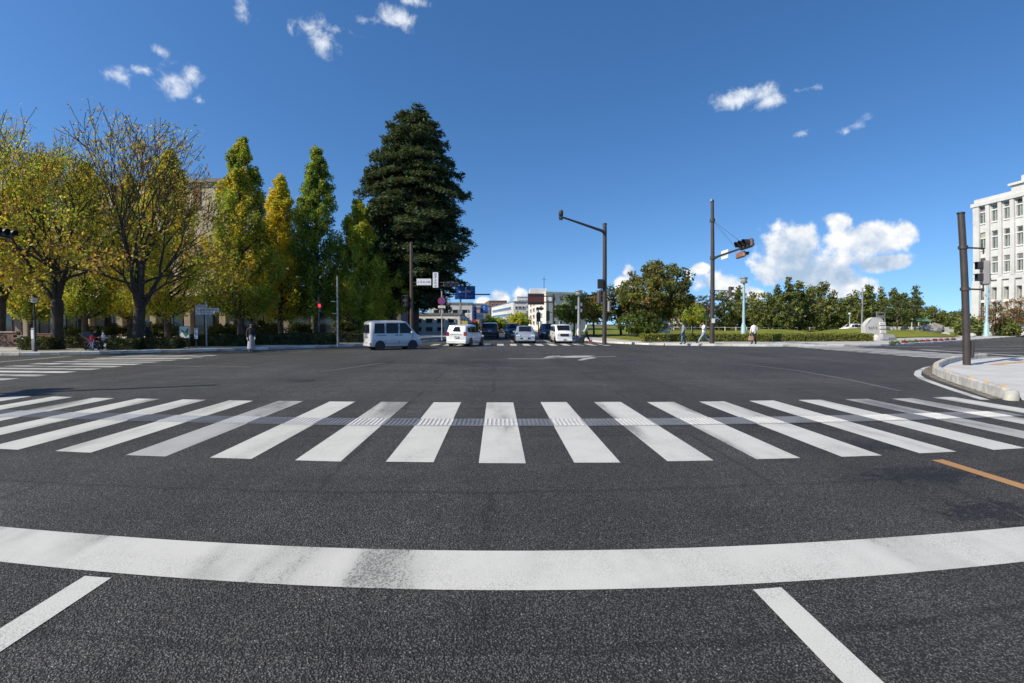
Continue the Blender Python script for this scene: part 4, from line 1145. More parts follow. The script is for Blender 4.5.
# low pale wall beyond the lawn
wl = P(936, 329, 88)
root = empty('low_wall', (wl.x, 88, .1), 0, 'long low pale wall behind the lawn boulders', 'wall')
bm = MB(); bm.bbox((0, 0, .6), (1.98, .35, 1.2), .02); mw = bm.mesh('wall_panel', KERB_L)
for i in range(12): link('wall_panel', mw, root, (-12 + i * 2.0, 0, 0))
wl = P(790, 330, 100)
root = empty('park_railing', (wl.x, 96, .1), 0, 'white post-and-rail fence under the park trees', 'fence')
bm = MB(); bm.bbox((0, 0, .5), (.14, .14, 1.0), .02); mp = bm.mesh('post', KERB_L)
bm = MB(); bm.tube((0, 0, .85), (2.4, 0, .85), .04); mr = bm.mesh('rail', KERB_L)
for i in range(28):
    link('post', mp, root, (-34 + i * 2.4, 0, 0)); link('rail', mr, root, (-34 + i * 2.4, 0, 0)) if i < 27 else None

# ---- raised kerb of the near right corner: single concrete blocks
NKG = resample(NK, 0.02)
def kerb_block_run():
    tot = len(NKG)
    step = int(1.02 / .02)
    i = 0; k = 0
    while i + step // 2 < tot:
        seg = NKG[i:min(i + step, tot)]
        if len(seg) < 12: break
        L = []; n = 7
        pts = [seg[int(t * (len(seg) - 1) / (n - 1))] for t in range(n)]
        b = MB(); vs = []; fs = []
        prof = [(-.11, -.04), (-.095, .215), (-.07, .25), (.07, .25), (.095, .215), (.11, -.04)]
        for j, p in enumerate(pts):
            a = pts[max(j - 1, 0)]; c = pts[min(j + 1, n - 1)]; d = (c - a).normalized(); nn = Vector((d.y, -d.x))
            sh = 1.0
            q = p + d * (.008 if j == 0 else (-.008 if j == n - 1 else 0))
            end = 1.0
            if k == 0 and j < 2: end = 0.86 + .14 * j / 1.0 if j == 0 else 1.0
            for (o, z) in prof: vs.append((q.x + nn.x * o, q.y + nn.y * o, z * end))
        m = len(prof)
        for j in range(n - 1):
            for t in range(m - 1): fs.append((j * m + t, j * m + t + 1, (j + 1) * m + t + 1, (j + 1) * m + t))
        fs += [tuple(range(m)), tuple(range((n - 1) * m + m - 1, (n - 1) * m - 1, -1))]
        b.add(vs, fs)
        b.build('kerb_stone', pbr('kerb_block', (.46, .45, .42), .85, var=.2, vscale=3.0, bump=.3, bscale=40, dirt=.45), NPAVE)
        if k % 2 == 0 or k == 1:
            p = pts[2]; d = (pts[3] - pts[1]).normalized()
            s = MB(); s.bbox((p.x, p.y, .257), (.2, .10, .016), .006, math.atan2(d.y, d.x)); s.build('kerb_reflector', pbr('yellow_reflector', (.75, .42, .03), .4), NPAVE)
        i += step; k += 1
kerb_block_run()
# rounded end stone and gutter of the near right corner
e0 = NK[0]
b = MB(); b.lathe([(.16, -.04), (.15, .14), (.12, .205), (.05, .225)], (e0[0] - .02, e0[1] - .06, 0), 16); b.build('kerb_end_stone', KERB, NPAVE, True)
gut = [Vector(p) for p in NK]
b = MB()
off = []
for i, p in enumerate(gut):
    d = (gut[min(i + 1, len(gut) - 1)] - gut[max(i - 1, 0)]).normalized(); off.append((p.x - d.y * .24, p.y + d.x * .24))
for q in ribbon(off, .26): b.flat(q, .006)
b.build('gutter', pbr('gutter_concrete', (.17, .155, .13), .9, var=.4, vscale=4, dirt=.5), NPAVE)
# tactile edge line on that pavement
tl = [G(993, 364.8, .05), G(1008, 363.0, .05), G(1030, 361.0, .05)]
b = MB()
for q in ribbon([(p.x, p.y) for p in tl] + [(40, 30)], .32): b.flat(q, .05)
b.build('tactile_line', pbr('tactile_yellow', (.50, .30, .11), .8, var=.15, vscale=3), NPAVE)
# fallen leaves in the gutters
def litter(pts, n, spread, seed, label):
    rs = np.random.RandomState(seed); ps = resample(pts, .3); c = []
    for _ in range(n):
        p = ps[rs.randint(len(ps))]; c.append((p.x + rs.normal() * spread, p.y + rs.normal() * spread, .012 + rs.rand() * .01))
    c = np.array(c); col = palette(rs, n, [(.30, .14, .05), (.36, .22, .06), (.16, .08, .04), (.42, .33, .1)], [3, 2, 2, 1])
    nr = np.tile(np.array([0, 0, 1.0]), (n, 1))
    tag(link('fallen_leaves', leaf_mesh('fallen_leaves', c, rs.uniform(.05, .11, n), col, LEAF, seed, nrm=nr, flat=.9)), label, 'leaves', kind='stuff')
litter(off, 170, .07, 71, 'brown fallen leaves in the gutter of the raised kerb')
litter([(x, y - .25) for x, y in LK[2:8]], 900, .16, 72, 'fallen autumn leaves along the left kerb')
# cut flowers beds along the right kerb
# ================================================================== VEHICLES
RUBBER = pbr('rubber', (0.018, 0.018, 0.019), 0.8)
ALLOY = pbr('alloy', (0.42, 0.43, 0.45), 0.35, 0.8)
CARGLASS = pbr('car_glass', (0.010, 0.012, 0.014), 0.06, spec=0.3)
LAMP_R = pbr('tail_lamp', (0.28, 0.015, 0.012), 0.2, spec=.6)
LAMP_W = pbr('head_lamp', (0.62, 0.64, 0.66), 0.12, spec=.7)
LAMP_Y = pbr('amber_lamp', (0.5, 0.2, 0.02), 0.25)
TRIM = pbr('black_trim', (0.02, 0.02, 0.021), 0.55)
PLATE = pbr('number_plate', (0.72, 0.72, 0.68), 0.5)
PLATE_Y = pbr('number_plate_yellow', (0.62, 0.48, 0.08), 0.5)
GREENTXT = pbr('plate_print', (0.03, 0.12, 0.06), 0.6)
def carpaint(name, col, metal=0.0, rough=.28): return pbr(name, col, rough, metal, spec=.5, coat=.6, var=.03, vscale=1.2)

def vehicle(name, x, y, head, spec, paint_m, label, cat, group, scale=1.0, z=0.0):
    """spec: L, W, belt height, silhouette of stations (x, roof z, is_cabin), wheel positions and glazing"""
    root = empty(name, (x, y, z), head, label, cat, group, scale)
    W = spec['W'] / 2; belt = spec['belt']; tum = spec.get('tumble', .84)
    st = spec['st']                       # (x, ztop, cabin 0..1, width factor, zbottom)
    b = MB(); vs = []; fs = []
    half = []
    for (sx, zt, cab, wf, zb) in st:
        w = W * wf
        if cab > 0: row = [(w * .90, zb), (w, zb + .12), (w * 1.005, (zb + belt) / 2 + .05), (w * .985, belt - .03), (w * (1 - (1 - tum) * cab * .93), zt - .10), (w * (tum - .09) if cab > .5 else w * .8, zt - .015), (0, zt + .012)]
        else: row = [(w * .90, zb), (w, zb + .12), (w * 1.005, zb + (zt - zb) * .55), (w * .985, zt - .09), (w * .93, zt - .04), (w * .78, zt), (0, zt + .02)]
        half.append(row)
    m = 7
    for (sx, *_), row in zip(st, half):
        for (yy, zz) in row: vs.append((sx, yy, zz))
        for (yy, zz) in reversed(row[:-1]): vs.append((sx, -yy, zz))
    k = 2 * m - 1
    for i in range(len(st) - 1):
        for j in range(k - 1): fs.append((i * k + j, i * k + j + 1, (i + 1) * k + j + 1, (i + 1) * k + j))
        fs.append((i * k + k - 1, i * k, (i + 1) * k, (i + 1) * k + k - 1))
    fs += [tuple(range(k)), tuple(range((len(st) - 1) * k + k - 1, (len(st) - 1) * k - 1, -1))]
    b.add(vs, fs)
    body = b.build('body', paint_m, root, smooth=True)
    def row_at(sx):
        for i in range(len(st) - 1):
            if st[i][0] <= sx <= st[i + 1][0]:
                t = (sx - st[i][0]) / (st[i + 1][0] - st[i][0])
                return [(a[0] + (c[0] - a[0]) * t, a[1] + (c[1] - a[1]) * t) for a, c in zip(half[i], half[i + 1])]
        return half[0] if sx < st[0][0] else half[-1]
    def y_at(sx, z):
        r = row_at(sx)
        for a, c in zip(r[:-1], r[1:]):
            if a[1] <= z <= c[1]: return a[0] + (c[0] - a[0]) * (z - a[1]) / (c[1] - a[1] + 1e-9)
        return r[4][0]
    def side_panel(nm, poly, mat, par, proud=.012, thick=.012):
        out = []
        for sg in (1, -1):
            q = MB(); n = len(poly)
            o = [(px_, sg * (y_at(px_, pz) + proud), pz) for px_, pz in poly]; ii = [(px_, sg * (y_at(px_, pz) - thick), pz) for px_, pz in poly]
            q.add(o + ii, [tuple(range(n)), tuple(range(2 * n - 1, n - 1, -1))] + [(i, (i + 1) % n, n + (i + 1) % n, n + i) for i in range(n)])
            out.append(q.build(nm, mat, par))
        return out
    for poly in spec['side_windows']: side_panel('side_window', poly, CARGLASS, root)
    for poly in spec.get('doors', []):
        for sg in (1, -1):
            seam = MB(); n = len(poly)
            for i in range(n):
                p, q_ = poly[i], poly[(i + 1) % n]
                seam.tube((p[0], sg * (y_at(*p) + .002), p[1]), (q_[0], sg * (y_at(*q_) + .002), q_[1]), .013, n=4)
            seam.build('door_seam', TRIM, root)
    for (hx, hz) in spec.get('handles', []):
        q = MB()
        for sg in (1, -1): q.bbox((hx, sg * (y_at(hx, hz) + .02), hz), (.18, .04, .05), .01)
        q.build_each('door_handle', spec.get('handle_mat', TRIM), root)
    def cross(nm, x0, z0, x1, z1, f0, f1, mat, proud=.02, par=root):
        """glazing across the car between two heights"""
        y0 = y_at(min(max(x0, st[0][0]), st[-1][0]), z0) * f0; y1 = y_at(min(max(x1, st[0][0]), st[-1][0]), z1) * f1
        d = Vector((x1 - x0, 0, z1 - z0)); n = Vector((d.z, 0, -d.x)).normalized()
        if n.x * (1 if x0 > 0 else -1) < 0: n = -n
        q = MB(); c = [Vector((x0, -y0, z0)), Vector((x0, y0, z0)), Vector((x1, y1, z1)), Vector((x1, -y1, z1))]
        q.add([p + n * proud for p in c] + [p - n * .01 for p in c], [(0, 1, 2, 3), (7, 6, 5, 4), (0, 1, 5, 4), (1, 2, 6, 5), (2, 3, 7, 6), (3, 0, 4, 7)])
        return q.build(nm, mat, par)
    cross('windscreen', *spec['screen'], CARGLASS, .045)
    cross('rear_window', *spec['rear'], CARGLASS, spec.get('proud', .04))
    xf, xr = st[-1][0], st[0][0]
    for (nm, end, yy, zz, wy, hz, mat) in spec['lamps']:
        for sg in (1, -1):
            q = MB(); xx = xf if end > 0 else xr
            q.bbox((xx - end * .03, sg * yy, zz), (.12, wy, hz), .02); q.build(nm, mat, root)
    q = MB(); q.bbox((xf + .01, 0, spec.get('grille_z', .62)), (.08, W * 1.0, spec.get('grille_h', .16)), .02); q.build('grille', TRIM, root)
    q = MB(); q.bbox((xf - .02, 0, .30), (.16, W * 1.86, .2), .04); q.build('front_bumper', spec.get('bumper', paint_m), root)
    q = MB(); q.bbox((xr + .02, 0, .36), (.16, W * 1.88, .26), .04); q.build('rear_bumper', spec.get('bumper', paint_m), root)
    for xx, s, zz in ((xf + .085, 1, .40), (xr - .085, -1, spec.get('plate_z', .62))):
        q = MB(); q.bbox((xx, 0, zz), (.02, .34, .17), .004); o = q.build('number_plate', spec.get('plate', PLATE), root)
        t = MB()
        for i in range(4): t.box((xx + s * .013, -.10 + .066 * i, zz - .02), (.006, .035 if i != 1 else .02, .075))
        for i in range(3): t.box((xx + s * .013, -.05 + .05 * i, zz + .055), (.006, .03, .025))
        t.build('plate_print', GREENTXT, o)
    for sg in (1, -1):
        mx, mz = spec['mirror']
        q = MB(); q.bbox((mx, sg * (y_at(mx, mz) + .11), mz), (.10, .20, .15), .03); q.build('wing_mirror', spec.get('mirror_mat', paint_m), root)
    r = spec['wr']
    for wx in spec['wheels']:
        for sg in (1, -1):
            q = MB(); q.lathe([(r + .055, -.03), (r + .055, .012)], (wx, sg * (W * 1.0 - .004), r + .02), 20, 'Y'); q.build('wheel_arch', TRIM, root)
            w = MB(); w.lathe([(r * .62, -.09), (r * .95, -.09), (r, -.06), (r, .06), (r * .95, .09), (r * .62, .09)], (wx, sg * (W - .075), r), 22, 'Y')
            wo = w.build('wheel', RUBBER, root, True)
            w = MB(); w.lathe([(r * .66, -.02), (r * .64, .03), (r * .16, .02)] if sg > 0 else [(r * .16, -.02), (r * .64, -.03), (r * .66, .02)], (wx, sg * (W - .075 + .065), r), 18, 'Y')
            for i in range(6):
                a = i * 1.0472
                w.box((wx + math.cos(a) * r * .36, sg * (W + .005), r + math.sin(a) * r * .36), (r * .5, .02, .045), 0, Matrix.Rotation(-a, 3, 'Y'))
            w.build('rim', ALLOY, wo)
    q = MB(); q.box(((xf + xr) / 2, 0, .24), (abs(xf - xr) * .9, W * 1.7, .16)); q.build('underbody', TRIM, root)
    for nm, (c, d, mat) in spec.get('extra', []):
        q = MB(); q.bbox(c, d, .015); q.build(nm, mat, root)
    return root

KEI = dict(W=1.475, belt=1.05, tumble=.90, wr=.27, wheels=(-1.08, 1.12), mirror=(1.02, 1.12), handles=[(.02, .95), (.30, .95)], plate=PLATE, plate_z=.50, grille_z=.66, grille_h=.10,
  st=[(-1.70, 1.72, 1, .93, .30), (-1.66, 1.80, 1, .98, .24), (-1.52, 1.86, 1, 1, .22), (-.6, 1.885, 1, 1, .22), (.35, 1.88, 1, 1, .22), (.72, 1.84, 1, 1, .22), (1.32, 1.16, .25, .99, .22), (1.45, 1.02, 0, .97, .22), (1.62, .93, 0, .93, .24), (1.70, .80, 0, .86, .30)],
  side_windows=[[(-1.46, 1.06), (-.76, 1.06), (-.76, 1.70), (-1.40, 1.70)], [(-.66, 1.06), (.14, 1.06), (.14, 1.70), (-.66, 1.70)], [(.25, 1.06), (1.16, 1.06), (1.10, 1.20), (.70, 1.70), (.25, 1.70)]],
  doors=[[(-.71, .42), (.18, .42), (.18, 1.72), (-.71, 1.72)], [(.20, .42), (1.0, .42), (1.16, 1.06), (.64, 1.72), (.20, 1.72)]],
  screen=(1.335, 1.14, .76, 1.79, .90, .90), rear=(-1.715, 1.10, -1.69, 1.62, .84, .86),
  lamps=[('headlamp', 1, .50, .80, .26, .2, LAMP_W), ('tail_lamp', -1, .62, .42, .2, .13, LAMP_R)],
  extra=[('side_rail', ((-.98, -.752, .93), (.62, .02, .03), TRIM)), ('tailgate_handle', ((-1.73, 0, .82), (.05, .34, .06), TRIM)), ('rear_wiper', ((-1.74, .1, 1.12), (.02, .5, .025), TRIM))])
MINI = dict(proud=.035, W=1.70, belt=1.02, tumble=.84, wr=.31, wheels=(-1.22, 1.40), mirror=(.92, 1.06), handles=[(-.1, .92), (.12, .92)], plate_z=.78, grille_z=.52, grille_h=.22, handle_mat=carpaint('white_paint', (.74, .74, .73)),
  st=[(-2.10, 1.06, 0, .92, .34), (-2.07, 1.13, .95, .96, .26), (-1.88, 1.58, 1, .99, .22), (-1.4, 1.66, 1, 1, .20), (-.2, 1.69, 1, 1, .20), (.35, 1.62, 1, 1, .20), (1.12, 1.06, .2, 1, .20), (1.55, .95, 0, .97, .20), (1.95, .80, 0, .90, .22), (2.08, .66, 0, .78, .28)],
  side_windows=[[(-1.72, 1.12), (-1.05, 1.08), (-1.05, 1.48), (-1.62, 1.46)], [(-.97, 1.07), (-.02, 1.06), (-.02, 1.52), (-.97, 1.50)], [(.06, 1.05), (.86, 1.05), (.42, 1.47), (.06, 1.52)]],
  doors=[[(-.98, .36), (.0, .36), (.02, 1.56), (-1.0, 1.56)], [(.04, .36), (.95, .36), (1.0, 1.0), (.40, 1.54), (.04, 1.56)]],
  screen=(1.10, 1.07, .40, 1.58, .88, .86), rear=(-2.06, 1.15, -1.915, 1.50, .90, .92),
  lamps=[('headlamp', 1, .62, .70, .34, .16, LAMP_W), ('tail_lamp', -1, .70, .98, .22, .30, LAMP_R)],
  extra=[('tailgate_trim', ((-2.10, 0, .92), (.05, 1.0, .05), ALLOY)), ('rear_wiper', ((-2.06, 0, 1.16), (.03, .5, .025), TRIM))])
SEDAN = dict(W=1.73, belt=.92, tumble=.78, wr=.31, wheels=(-1.30, 1.38), mirror=(.78, .98), handles=[(-.5, .84), (.25, .84)], plate_z=.80, grille_z=.42, grille_h=.16,
  st=[(-2.15, .92, 0, .86, .34), (-2.0, 1.06, 0, .95, .24), (-1.55, 1.14, .3, .99, .20), (-.75, 1.42, 1, 1, .18), (-.1, 1.48, 1, 1, .18), (.3, 1.43, 1, 1, .18), (1.15, .98, .15, 1, .18), (1.6, .86, 0, .97, .18), (2.0, .74, 0, .90, .20), (2.14, .60, 0, .76, .26)],
  side_windows=[[(-1.35, .98), (-.42, .97), (-.42, 1.34), (-.85, 1.31)], [(-.34, .97), (.84, .97), (.30, 1.33), (-.34, 1.36)]],
  doors=[[(-1.0, .34), (-.38, .30), (-.38, 1.38), (-.85, 1.34)], [(-.36, .30), (.80, .30), (.86, .94), (.30, 1.36), (-.36, 1.38)]],
  screen=(1.12, .985, .36, 1.385, .90, .88), rear=(-1.56, 1.10, -.82, 1.36, .84, .84),
  lamps=[('headlamp', 1, .62, .66, .36, .16, LAMP_W), ('tail_lamp', -1, .70, .86, .26, .18, LAMP_R)], extra=[])
SUV = dict(SEDAN, W=1.82, belt=1.08, tumble=.86, wr=.36, wheels=(-1.28, 1.35), mirror=(.78, 1.14), handles=[(-.5, .98), (.25, .98)], plate_z=.86, grille_z=.72, grille_h=.26,
  st=[(-2.13, 1.10, 0, .92, .42), (-2.10, 1.18, .95, .97, .34), (-1.92, 1.68, 1, 1, .30), (-1.2, 1.74, 1, 1, .28), (-.1, 1.76, 1, 1, .28), (.3, 1.70, 1, 1, .28), (1.0, 1.14, .15, 1, .28), (1.6, 1.06, 0, .98, .28), (1.98, .96, 0, .93, .30), (2.1, .78, 0, .84, .36)],
  side_windows=[[(-1.75, 1.14), (-.95, 1.13), (-.95, 1.56), (-1.65, 1.54)], [(-.87, 1.13), (-.06, 1.12), (-.06, 1.60), (-.87, 1.58)], [(.02, 1.12), (.76, 1.12), (.36, 1.56), (.02, 1.60)]],
  doors=[[(-.9, .45), (-.02, .45), (-.02, 1.62), (-.9, 1.62)], [(.0, .45), (.84, .45), (.86, 1.1), (.36, 1.62), (.0, 1.62)]],
  screen=(.97, 1.15, .36, 1.66, .9, .88), rear=(-2.09, 1.20, -1.95, 1.58, .9, .9),
  lamps=[('headlamp', 1, .66, .90, .32, .16, LAMP_W), ('tail_lamp', -1, .74, 1.0, .18, .34, LAMP_R)])
BOXVAN = dict(KEI, W=1.70, belt=1.18, tumble=.90, wr=.31, wheels=(-1.35, 1.35), mirror=(1.28, 1.24), grille_z=.84, grille_h=.24, plate_z=.6, mirror_mat=TRIM,
  st=[(-2.15, 1.70, 1, .94, .30), (-2.08, 1.80, 1, .98, .24), (-1.9, 1.86, 1, 1, .22), (-.6, 1.88, 1, 1, .22), (.7, 1.86, 1, 1, .22), (1.05, 1.80, 1, 1, .22), (1.66, 1.28, .25, .99, .22), (1.90, 1.14, 0, .97, .22), (2.08, 1.04, 0, .93, .24), (2.16, .86, 0, .86, .30)],
  side_windows=[[(-1.9, 1.22), (-1.0, 1.22), (-1.0, 1.68), (-1.85, 1.68)], [(-.9, 1.22), (.2, 1.22), (.2, 1.68), (-.9, 1.68)], [(.34, 1.22), (1.40, 1.22), (1.32, 1.34), (.96, 1.66), (.34, 1.68)]],
  doors=[[(-.95, .42), (.26, .42), (.26, 1.74), (-.95, 1.74)], [(.28, .42), (1.3, .42), (1.45, 1.15), (.96, 1.74), (.28, 1.74)]],
  screen=(1.69, 1.25, 1.09, 1.75, .92, .92), rear=(-2.165, 1.2, -2.12, 1.62, .84, .86),
  lamps=[('headlamp', 1, .58, .88, .34, .26, LAMP_W), ('tail_lamp', -1, .72, .9, .16, .4, LAMP_R)], extra=[])
WPAINT = carpaint('white_paint', (.74, .74, .73)); SILVER = carpaint('silver_blue_paint', (.36, .40, .46), .35, .3); BLACKP = carpaint('black_paint', (.012, .012, .014)); NAVY = carpaint('navy_paint', (.02, .028, .05)); WVAN = carpaint('van_white_paint', (.56, .57, .585))
VG = 'vehicles at the junction'
def car_at(px, base, name, spec, head, mat, label, cat, scale):
    g = G(px, base)
    return vehicle(name, g.x, g.y, R(head), spec, mat, label, cat, VG, scale)
car_at(392.5, 349.2, 'delivery_van', KEI, 32, WVAN, 'small white box-shaped van turning in the junction', 'van', .97)
car_at(466, 345.6, 'minivan', MINI, 73, WPAINT, 'white minivan seen from behind on the far crossing', 'car', .93)
car_at(524.5, 342.6, 'sedan', SEDAN, -91, SILVER, 'silver-blue car waiting head-on at the far stop line', 'car', .98)
car_at(561, 342.6, 'passenger_van', BOXVAN, -88, WPAINT, 'white van waiting head-on beside the cream block', 'van', .84)
car_at(490.5, 338.0, 'suv', SUV, 88, BLACKP, 'black high car driving away beyond the white minivan', 'car', 1.0)
car_at(512.5, 337.6, 'sedan', SUV, -91, NAVY, 'navy car queueing half hidden behind the silver-blue one', 'car', .95)
car_at(548.0, 338.6, 'hatchback', MINI, -90, BLACKP, 'black car queueing left of the white head-on van', 'car', .98)
cp = P(836, 331, 84)
vehicle('parked_car', cp.x, 80, R(190), MINI, WPAINT, 'white car parked beyond the park lawn', 'car', VG, .95, .22)

# ================================================================== PEOPLE
SKIN = pbr('skin', (0.45, 0.27, 0.19), 0.55)
HAIRM = pbr('hair', (0.018, 0.014, 0.012), 0.6)
SHOE = pbr('shoe', (0.05, 0.045, 0.04), 0.7)
def cloth(n, c): return pbr('cloth_' + n, c, 0.9, var=.12, vscale=9)
def person(px, foot, face, label, top, bottom, stride=.35, arms=(.35, -.35), H=1.66, bend=(0.2, 0.2), skirt=False, sit=False, z=0.12, lean=0.0, loc=None, scale=1.0):
    """face: heading in degrees; body grown over a jointed skeleton, clothes are shells lying on it"""
    g = G(px, foot, z) if loc is None else Vector(loc)
    root = empty('person', (g.x, g.y, z), R(face), label, 'person', None, scale)
    k = H / 1.7
    J = {}; E = []
    def add(n, p, r, par=None, lab='skin'):
        J[n] = (Vector(p) * k, r * k, lab)
        if par: E.append((par, n, lab))
    hip = 0.88 if not sit else .50
    add('pelvis', (0, 0, hip), .135)
    add('waist', (lean * .15, 0, hip + .17), .118, 'pelvis', 'top')
    add('chest', (lean * .35, 0, hip + .38), .135, 'waist', 'top')
    add('neck', (lean * .5, 0, hip + .55), .058, 'chest', 'top')
    add('neck2', (lean * .55 + .015, 0, hip + .61), .052, 'neck', 'skin')
    add('head', (lean * .6 + .02, 0, hip + .70), .088, 'neck2', 'skin')
    add('crown', (lean * .6 + .012, 0, hip + .765), .082, 'head', 'skin')
    for i, sg in enumerate((1, -1)):
        sw = stride * sg
        if sit:
            kn = Vector((.42, .10 * sg, hip - .02)); an = Vector((.46, .11 * sg, .08))
        else:
            kn = Vector((math.sin(sw) * .42 + .03, .085 * sg, hip - .02 - math.cos(sw) * .41))
            b2 = sw - bend[i]
            an = kn + Vector((math.sin(b2) * .41, .0, -math.cos(b2) * .40)); an.z = max(an.z, .07)
        add(f'hip{i}', (0.0, .085 * sg, hip - .03), .098, 'pelvis', 'bottom')
        add(f'thigh{i}', Vector((0, .087 * sg, hip - .03)).lerp(kn, .5), .083, f'hip{i}', 'bottom')
        add(f'knee{i}', kn, .060, f'thigh{i}', 'bottom')
        add(f'calf{i}', kn.lerp(an, .4), .056, f'knee{i}', 'bottom')
        add(f'ankle{i}', an, .040, f'calf{i}', 'bottom')
        add(f'toe{i}', an + Vector((.17, .01 * sg, -.035)), .034, f'ankle{i}', 'shoe')
        sa = arms[i]
        sh = Vector((lean * .42, .165 * sg, hip + .47))
        if isinstance(sa, tuple): el = sh + Vector(sa[0]); wr = el + Vector(sa[1])
        else:
            el = sh + Vector((math.sin(sa) * .26, .05 * sg, -math.cos(sa) * .27)); wr = el + Vector((math.sin(sa + .35) * .24, -.01 * sg, -math.cos(sa + .35) * .24))
        add(f'shoulder{i}', sh, .062, 'chest', 'top'); add(f'elbow{i}', el, .045, f'shoulder{i}', 'top'); add(f'wrist{i}', wr, .032, f'elbow{i}', 'top')
        hd = (wr - el).normalized()
        add(f'palm{i}', wr + hd * .085, .036, f'wrist{i}', 'skin')
        for fi, (fo, fl) in enumerate(((-.03, .075), (-.01, .09), (.012, .085), (.03, .065))):
            add(f'finger{i}{fi}', wr + hd * (.085 + fl) + Vector((fo, -.012 * sg, 0)), .009, f'palm{i}', 'skin')
        add(f'thumb{i}', wr + hd * .09 + Vector((.055, -.01 * sg, .0)), .011, f'palm{i}', 'skin')
    names = list(J); me = bpy.data.meshes.new('body')
    me.from_pydata([J[n][0] for n in names], [(names.index(a), names.index(c)) for a, c, _ in E], [])
    ob = bpy.data.objects.new('body_tmp', me); COL.objects.link(ob)
    ob.modifiers.new('s', 'SKIN'); sd = ob.modifiers.new('d', 'SUBSURF'); sd.levels = sd.render_levels = 1
    for n, sv in zip(names, me.skin_vertices[0].data): sv.radius = (J[n][1],) * 2; sv.use_root = (n == 'pelvis')
    dg = bpy.context.evaluated_depsgraph_get()
    body = bpy.data.meshes.new_from_object(ob.evaluated_get(dg)); body.name = 'body'
    bpy.data.objects.remove(ob)
    body.materials.clear(); body.materials.append(SKIN)
    body.polygons.foreach_set('use_smooth', [True] * len(body.polygons))
    link('body', body, root)
    segs = [(J[a][0], J[c][0], lab, J[c][1]) for a, c, lab in E]
    lab_of = []
    for p in body.polygons:
        c = p.center; best = None
        for a, q, lab, r in segs:
            d = q - a; t = max(0, min(1, (c - a).dot(d) / (d.length_squared + 1e-9))); dist = (c - (a + d * t)).length - r * .6
            if best is None or dist < best[0]: best = (dist, lab, c)
        lab_of.append(best[1])
    hz = J['head'][0]
    def shell(nm, test, mat, grow_):
        ids = [p.index for p, l in zip(body.polygons, lab_of) if test(p, l)]
        used = {}; vs = []; fs = []
        for i in ids:
            f = []
            for vi in body.polygons[i].vertices:
                if vi not in used:
                    v = body.vertices[vi]; used[vi] = len(vs); vs.append(tuple(v.co + v.normal * grow_))
                f.append(used[vi])
            fs.append(tuple(f))
        if not fs: return None
        m2 = bpy.data.meshes.new(nm); m2.from_pydata(vs, [], fs); m2.materials.append(mat)
        m2.polygons.foreach_set('use_smooth', [True] * len(fs)); m2.update()
        return link(nm, m2, root)
    shell('top', lambda p, l: l == 'top', top, .018)
    shell('trousers', lambda p, l: l == 'bottom' or (l == 'skin' and p.center.z < hip * k + .06 and p.center.z > .5 * hip * k), bottom, .014)
    for sg in (1, -1): shell('shoe', lambda p, l: l == 'shoe' and p.center.y * sg > 0, SHOE, .012)
    shell('hair', lambda p, l: l == 'skin' and p.center.z > hz.z - .03 and (p.center.x < hz.x + .035 or p.center.z > hz.z + .07), HAIRM, .016)
    f = MB()
    hx = hz.x + .085 * k
    for sg in (1, -1): f.lathe([(.011, -.004), (.004, .006)], (hx - .012, .032 * sg, hz.z + .012), 8, 'X')
    f.build_each('eye', pbr('eye', (.02, .015, .012), .3), root)
    f = MB(); f.add([(hx - .012, -.014, hz.z - .03), (hx - .012, .014, hz.z - .03), (hx + .016, 0, hz.z - .026), (hx - .008, 0, hz.z + .012)], [(0, 1, 2), (0, 2, 3), (1, 3, 2), (0, 3, 1)]); f.build('nose', SKIN, root)
    f = MB(); f.box((hx - .018, 0, hz.z - .052), (.012, .042, .01)); f.build('mouth', pbr('lip', (.32, .13, .11), .5), root)
    if skirt:
        s = MB(); s.lathe([(.13 * k, hip * k + .12), (.16 * k, hip * k - .05), (.22 * k, hip * k - .45), (.24 * k, hip * k - .62)], (0, 0, 0), 14); s.build('skirt', bottom, root, True)
    return root
person(586.5, 343.6, 176, 'person in grey-white top and dark trousers walking beside the camera pole', cloth('pale_grey', (.50, .50, .48)), cloth('black', (.02, .02, .022)), .38, (.4, -.35))
person(683, 344.2, 178, 'person in grey jacket and blue jeans walking left of the signal-arm pole', cloth('grey', (.22, .23, .25)), cloth('denim', (.10, .15, .24)), .22, (.15, -.15), H=1.64)
person(703.5, 344.2, 178, 'person in white top and pale jeans striding past the signal-arm pole', cloth('white', (.70, .68, .66)), cloth('pale_denim', (.24, .31, .42)), .55, (((.10, .02, -.24), (.12, -.06, .22)), -.3), H=1.68, bend=(.05, .35))
person(753.5, 344.4, 90, 'person in white top and wide black trousers seen from behind at the hedge', cloth('white', (.70, .68, .66)), cloth('black', (.02, .02, .022)), .16, (.12, -.1), H=1.66, skirt=False)
person(251.5, 352.0, -60, 'person in black top and long grey skirt standing at the left kerb', cloth('black', (.02, .02, .022)), cloth('grey_skirt', (.30, .30, .29)), .08, (.1, -.05), H=1.55, skirt=True, z=.13)
person(147.5, 345.5, 10, 'person in dark clothes half hidden right of the forked trunk', cloth('black', (.02, .02, .022)), cloth('black', (.02, .02, .022)), .2, (.2, -.2), z=.13, H=1.62, loc=(at_x(147.5, 31), 31, 0))
person(95, 348, 0, 'person in black seated on the bench behind the stroller', cloth('black', (.02, .02, .022)), cloth('dark', (.045, .045, .055)), 0, (((.1, 0, -.24), (.2, -.04, .02)), ((.1, 0, -.24), (.2, .04, .02))), z=.13, sit=True, H=1.62, loc=(at_x(95, 28.3), 28.3, 0))
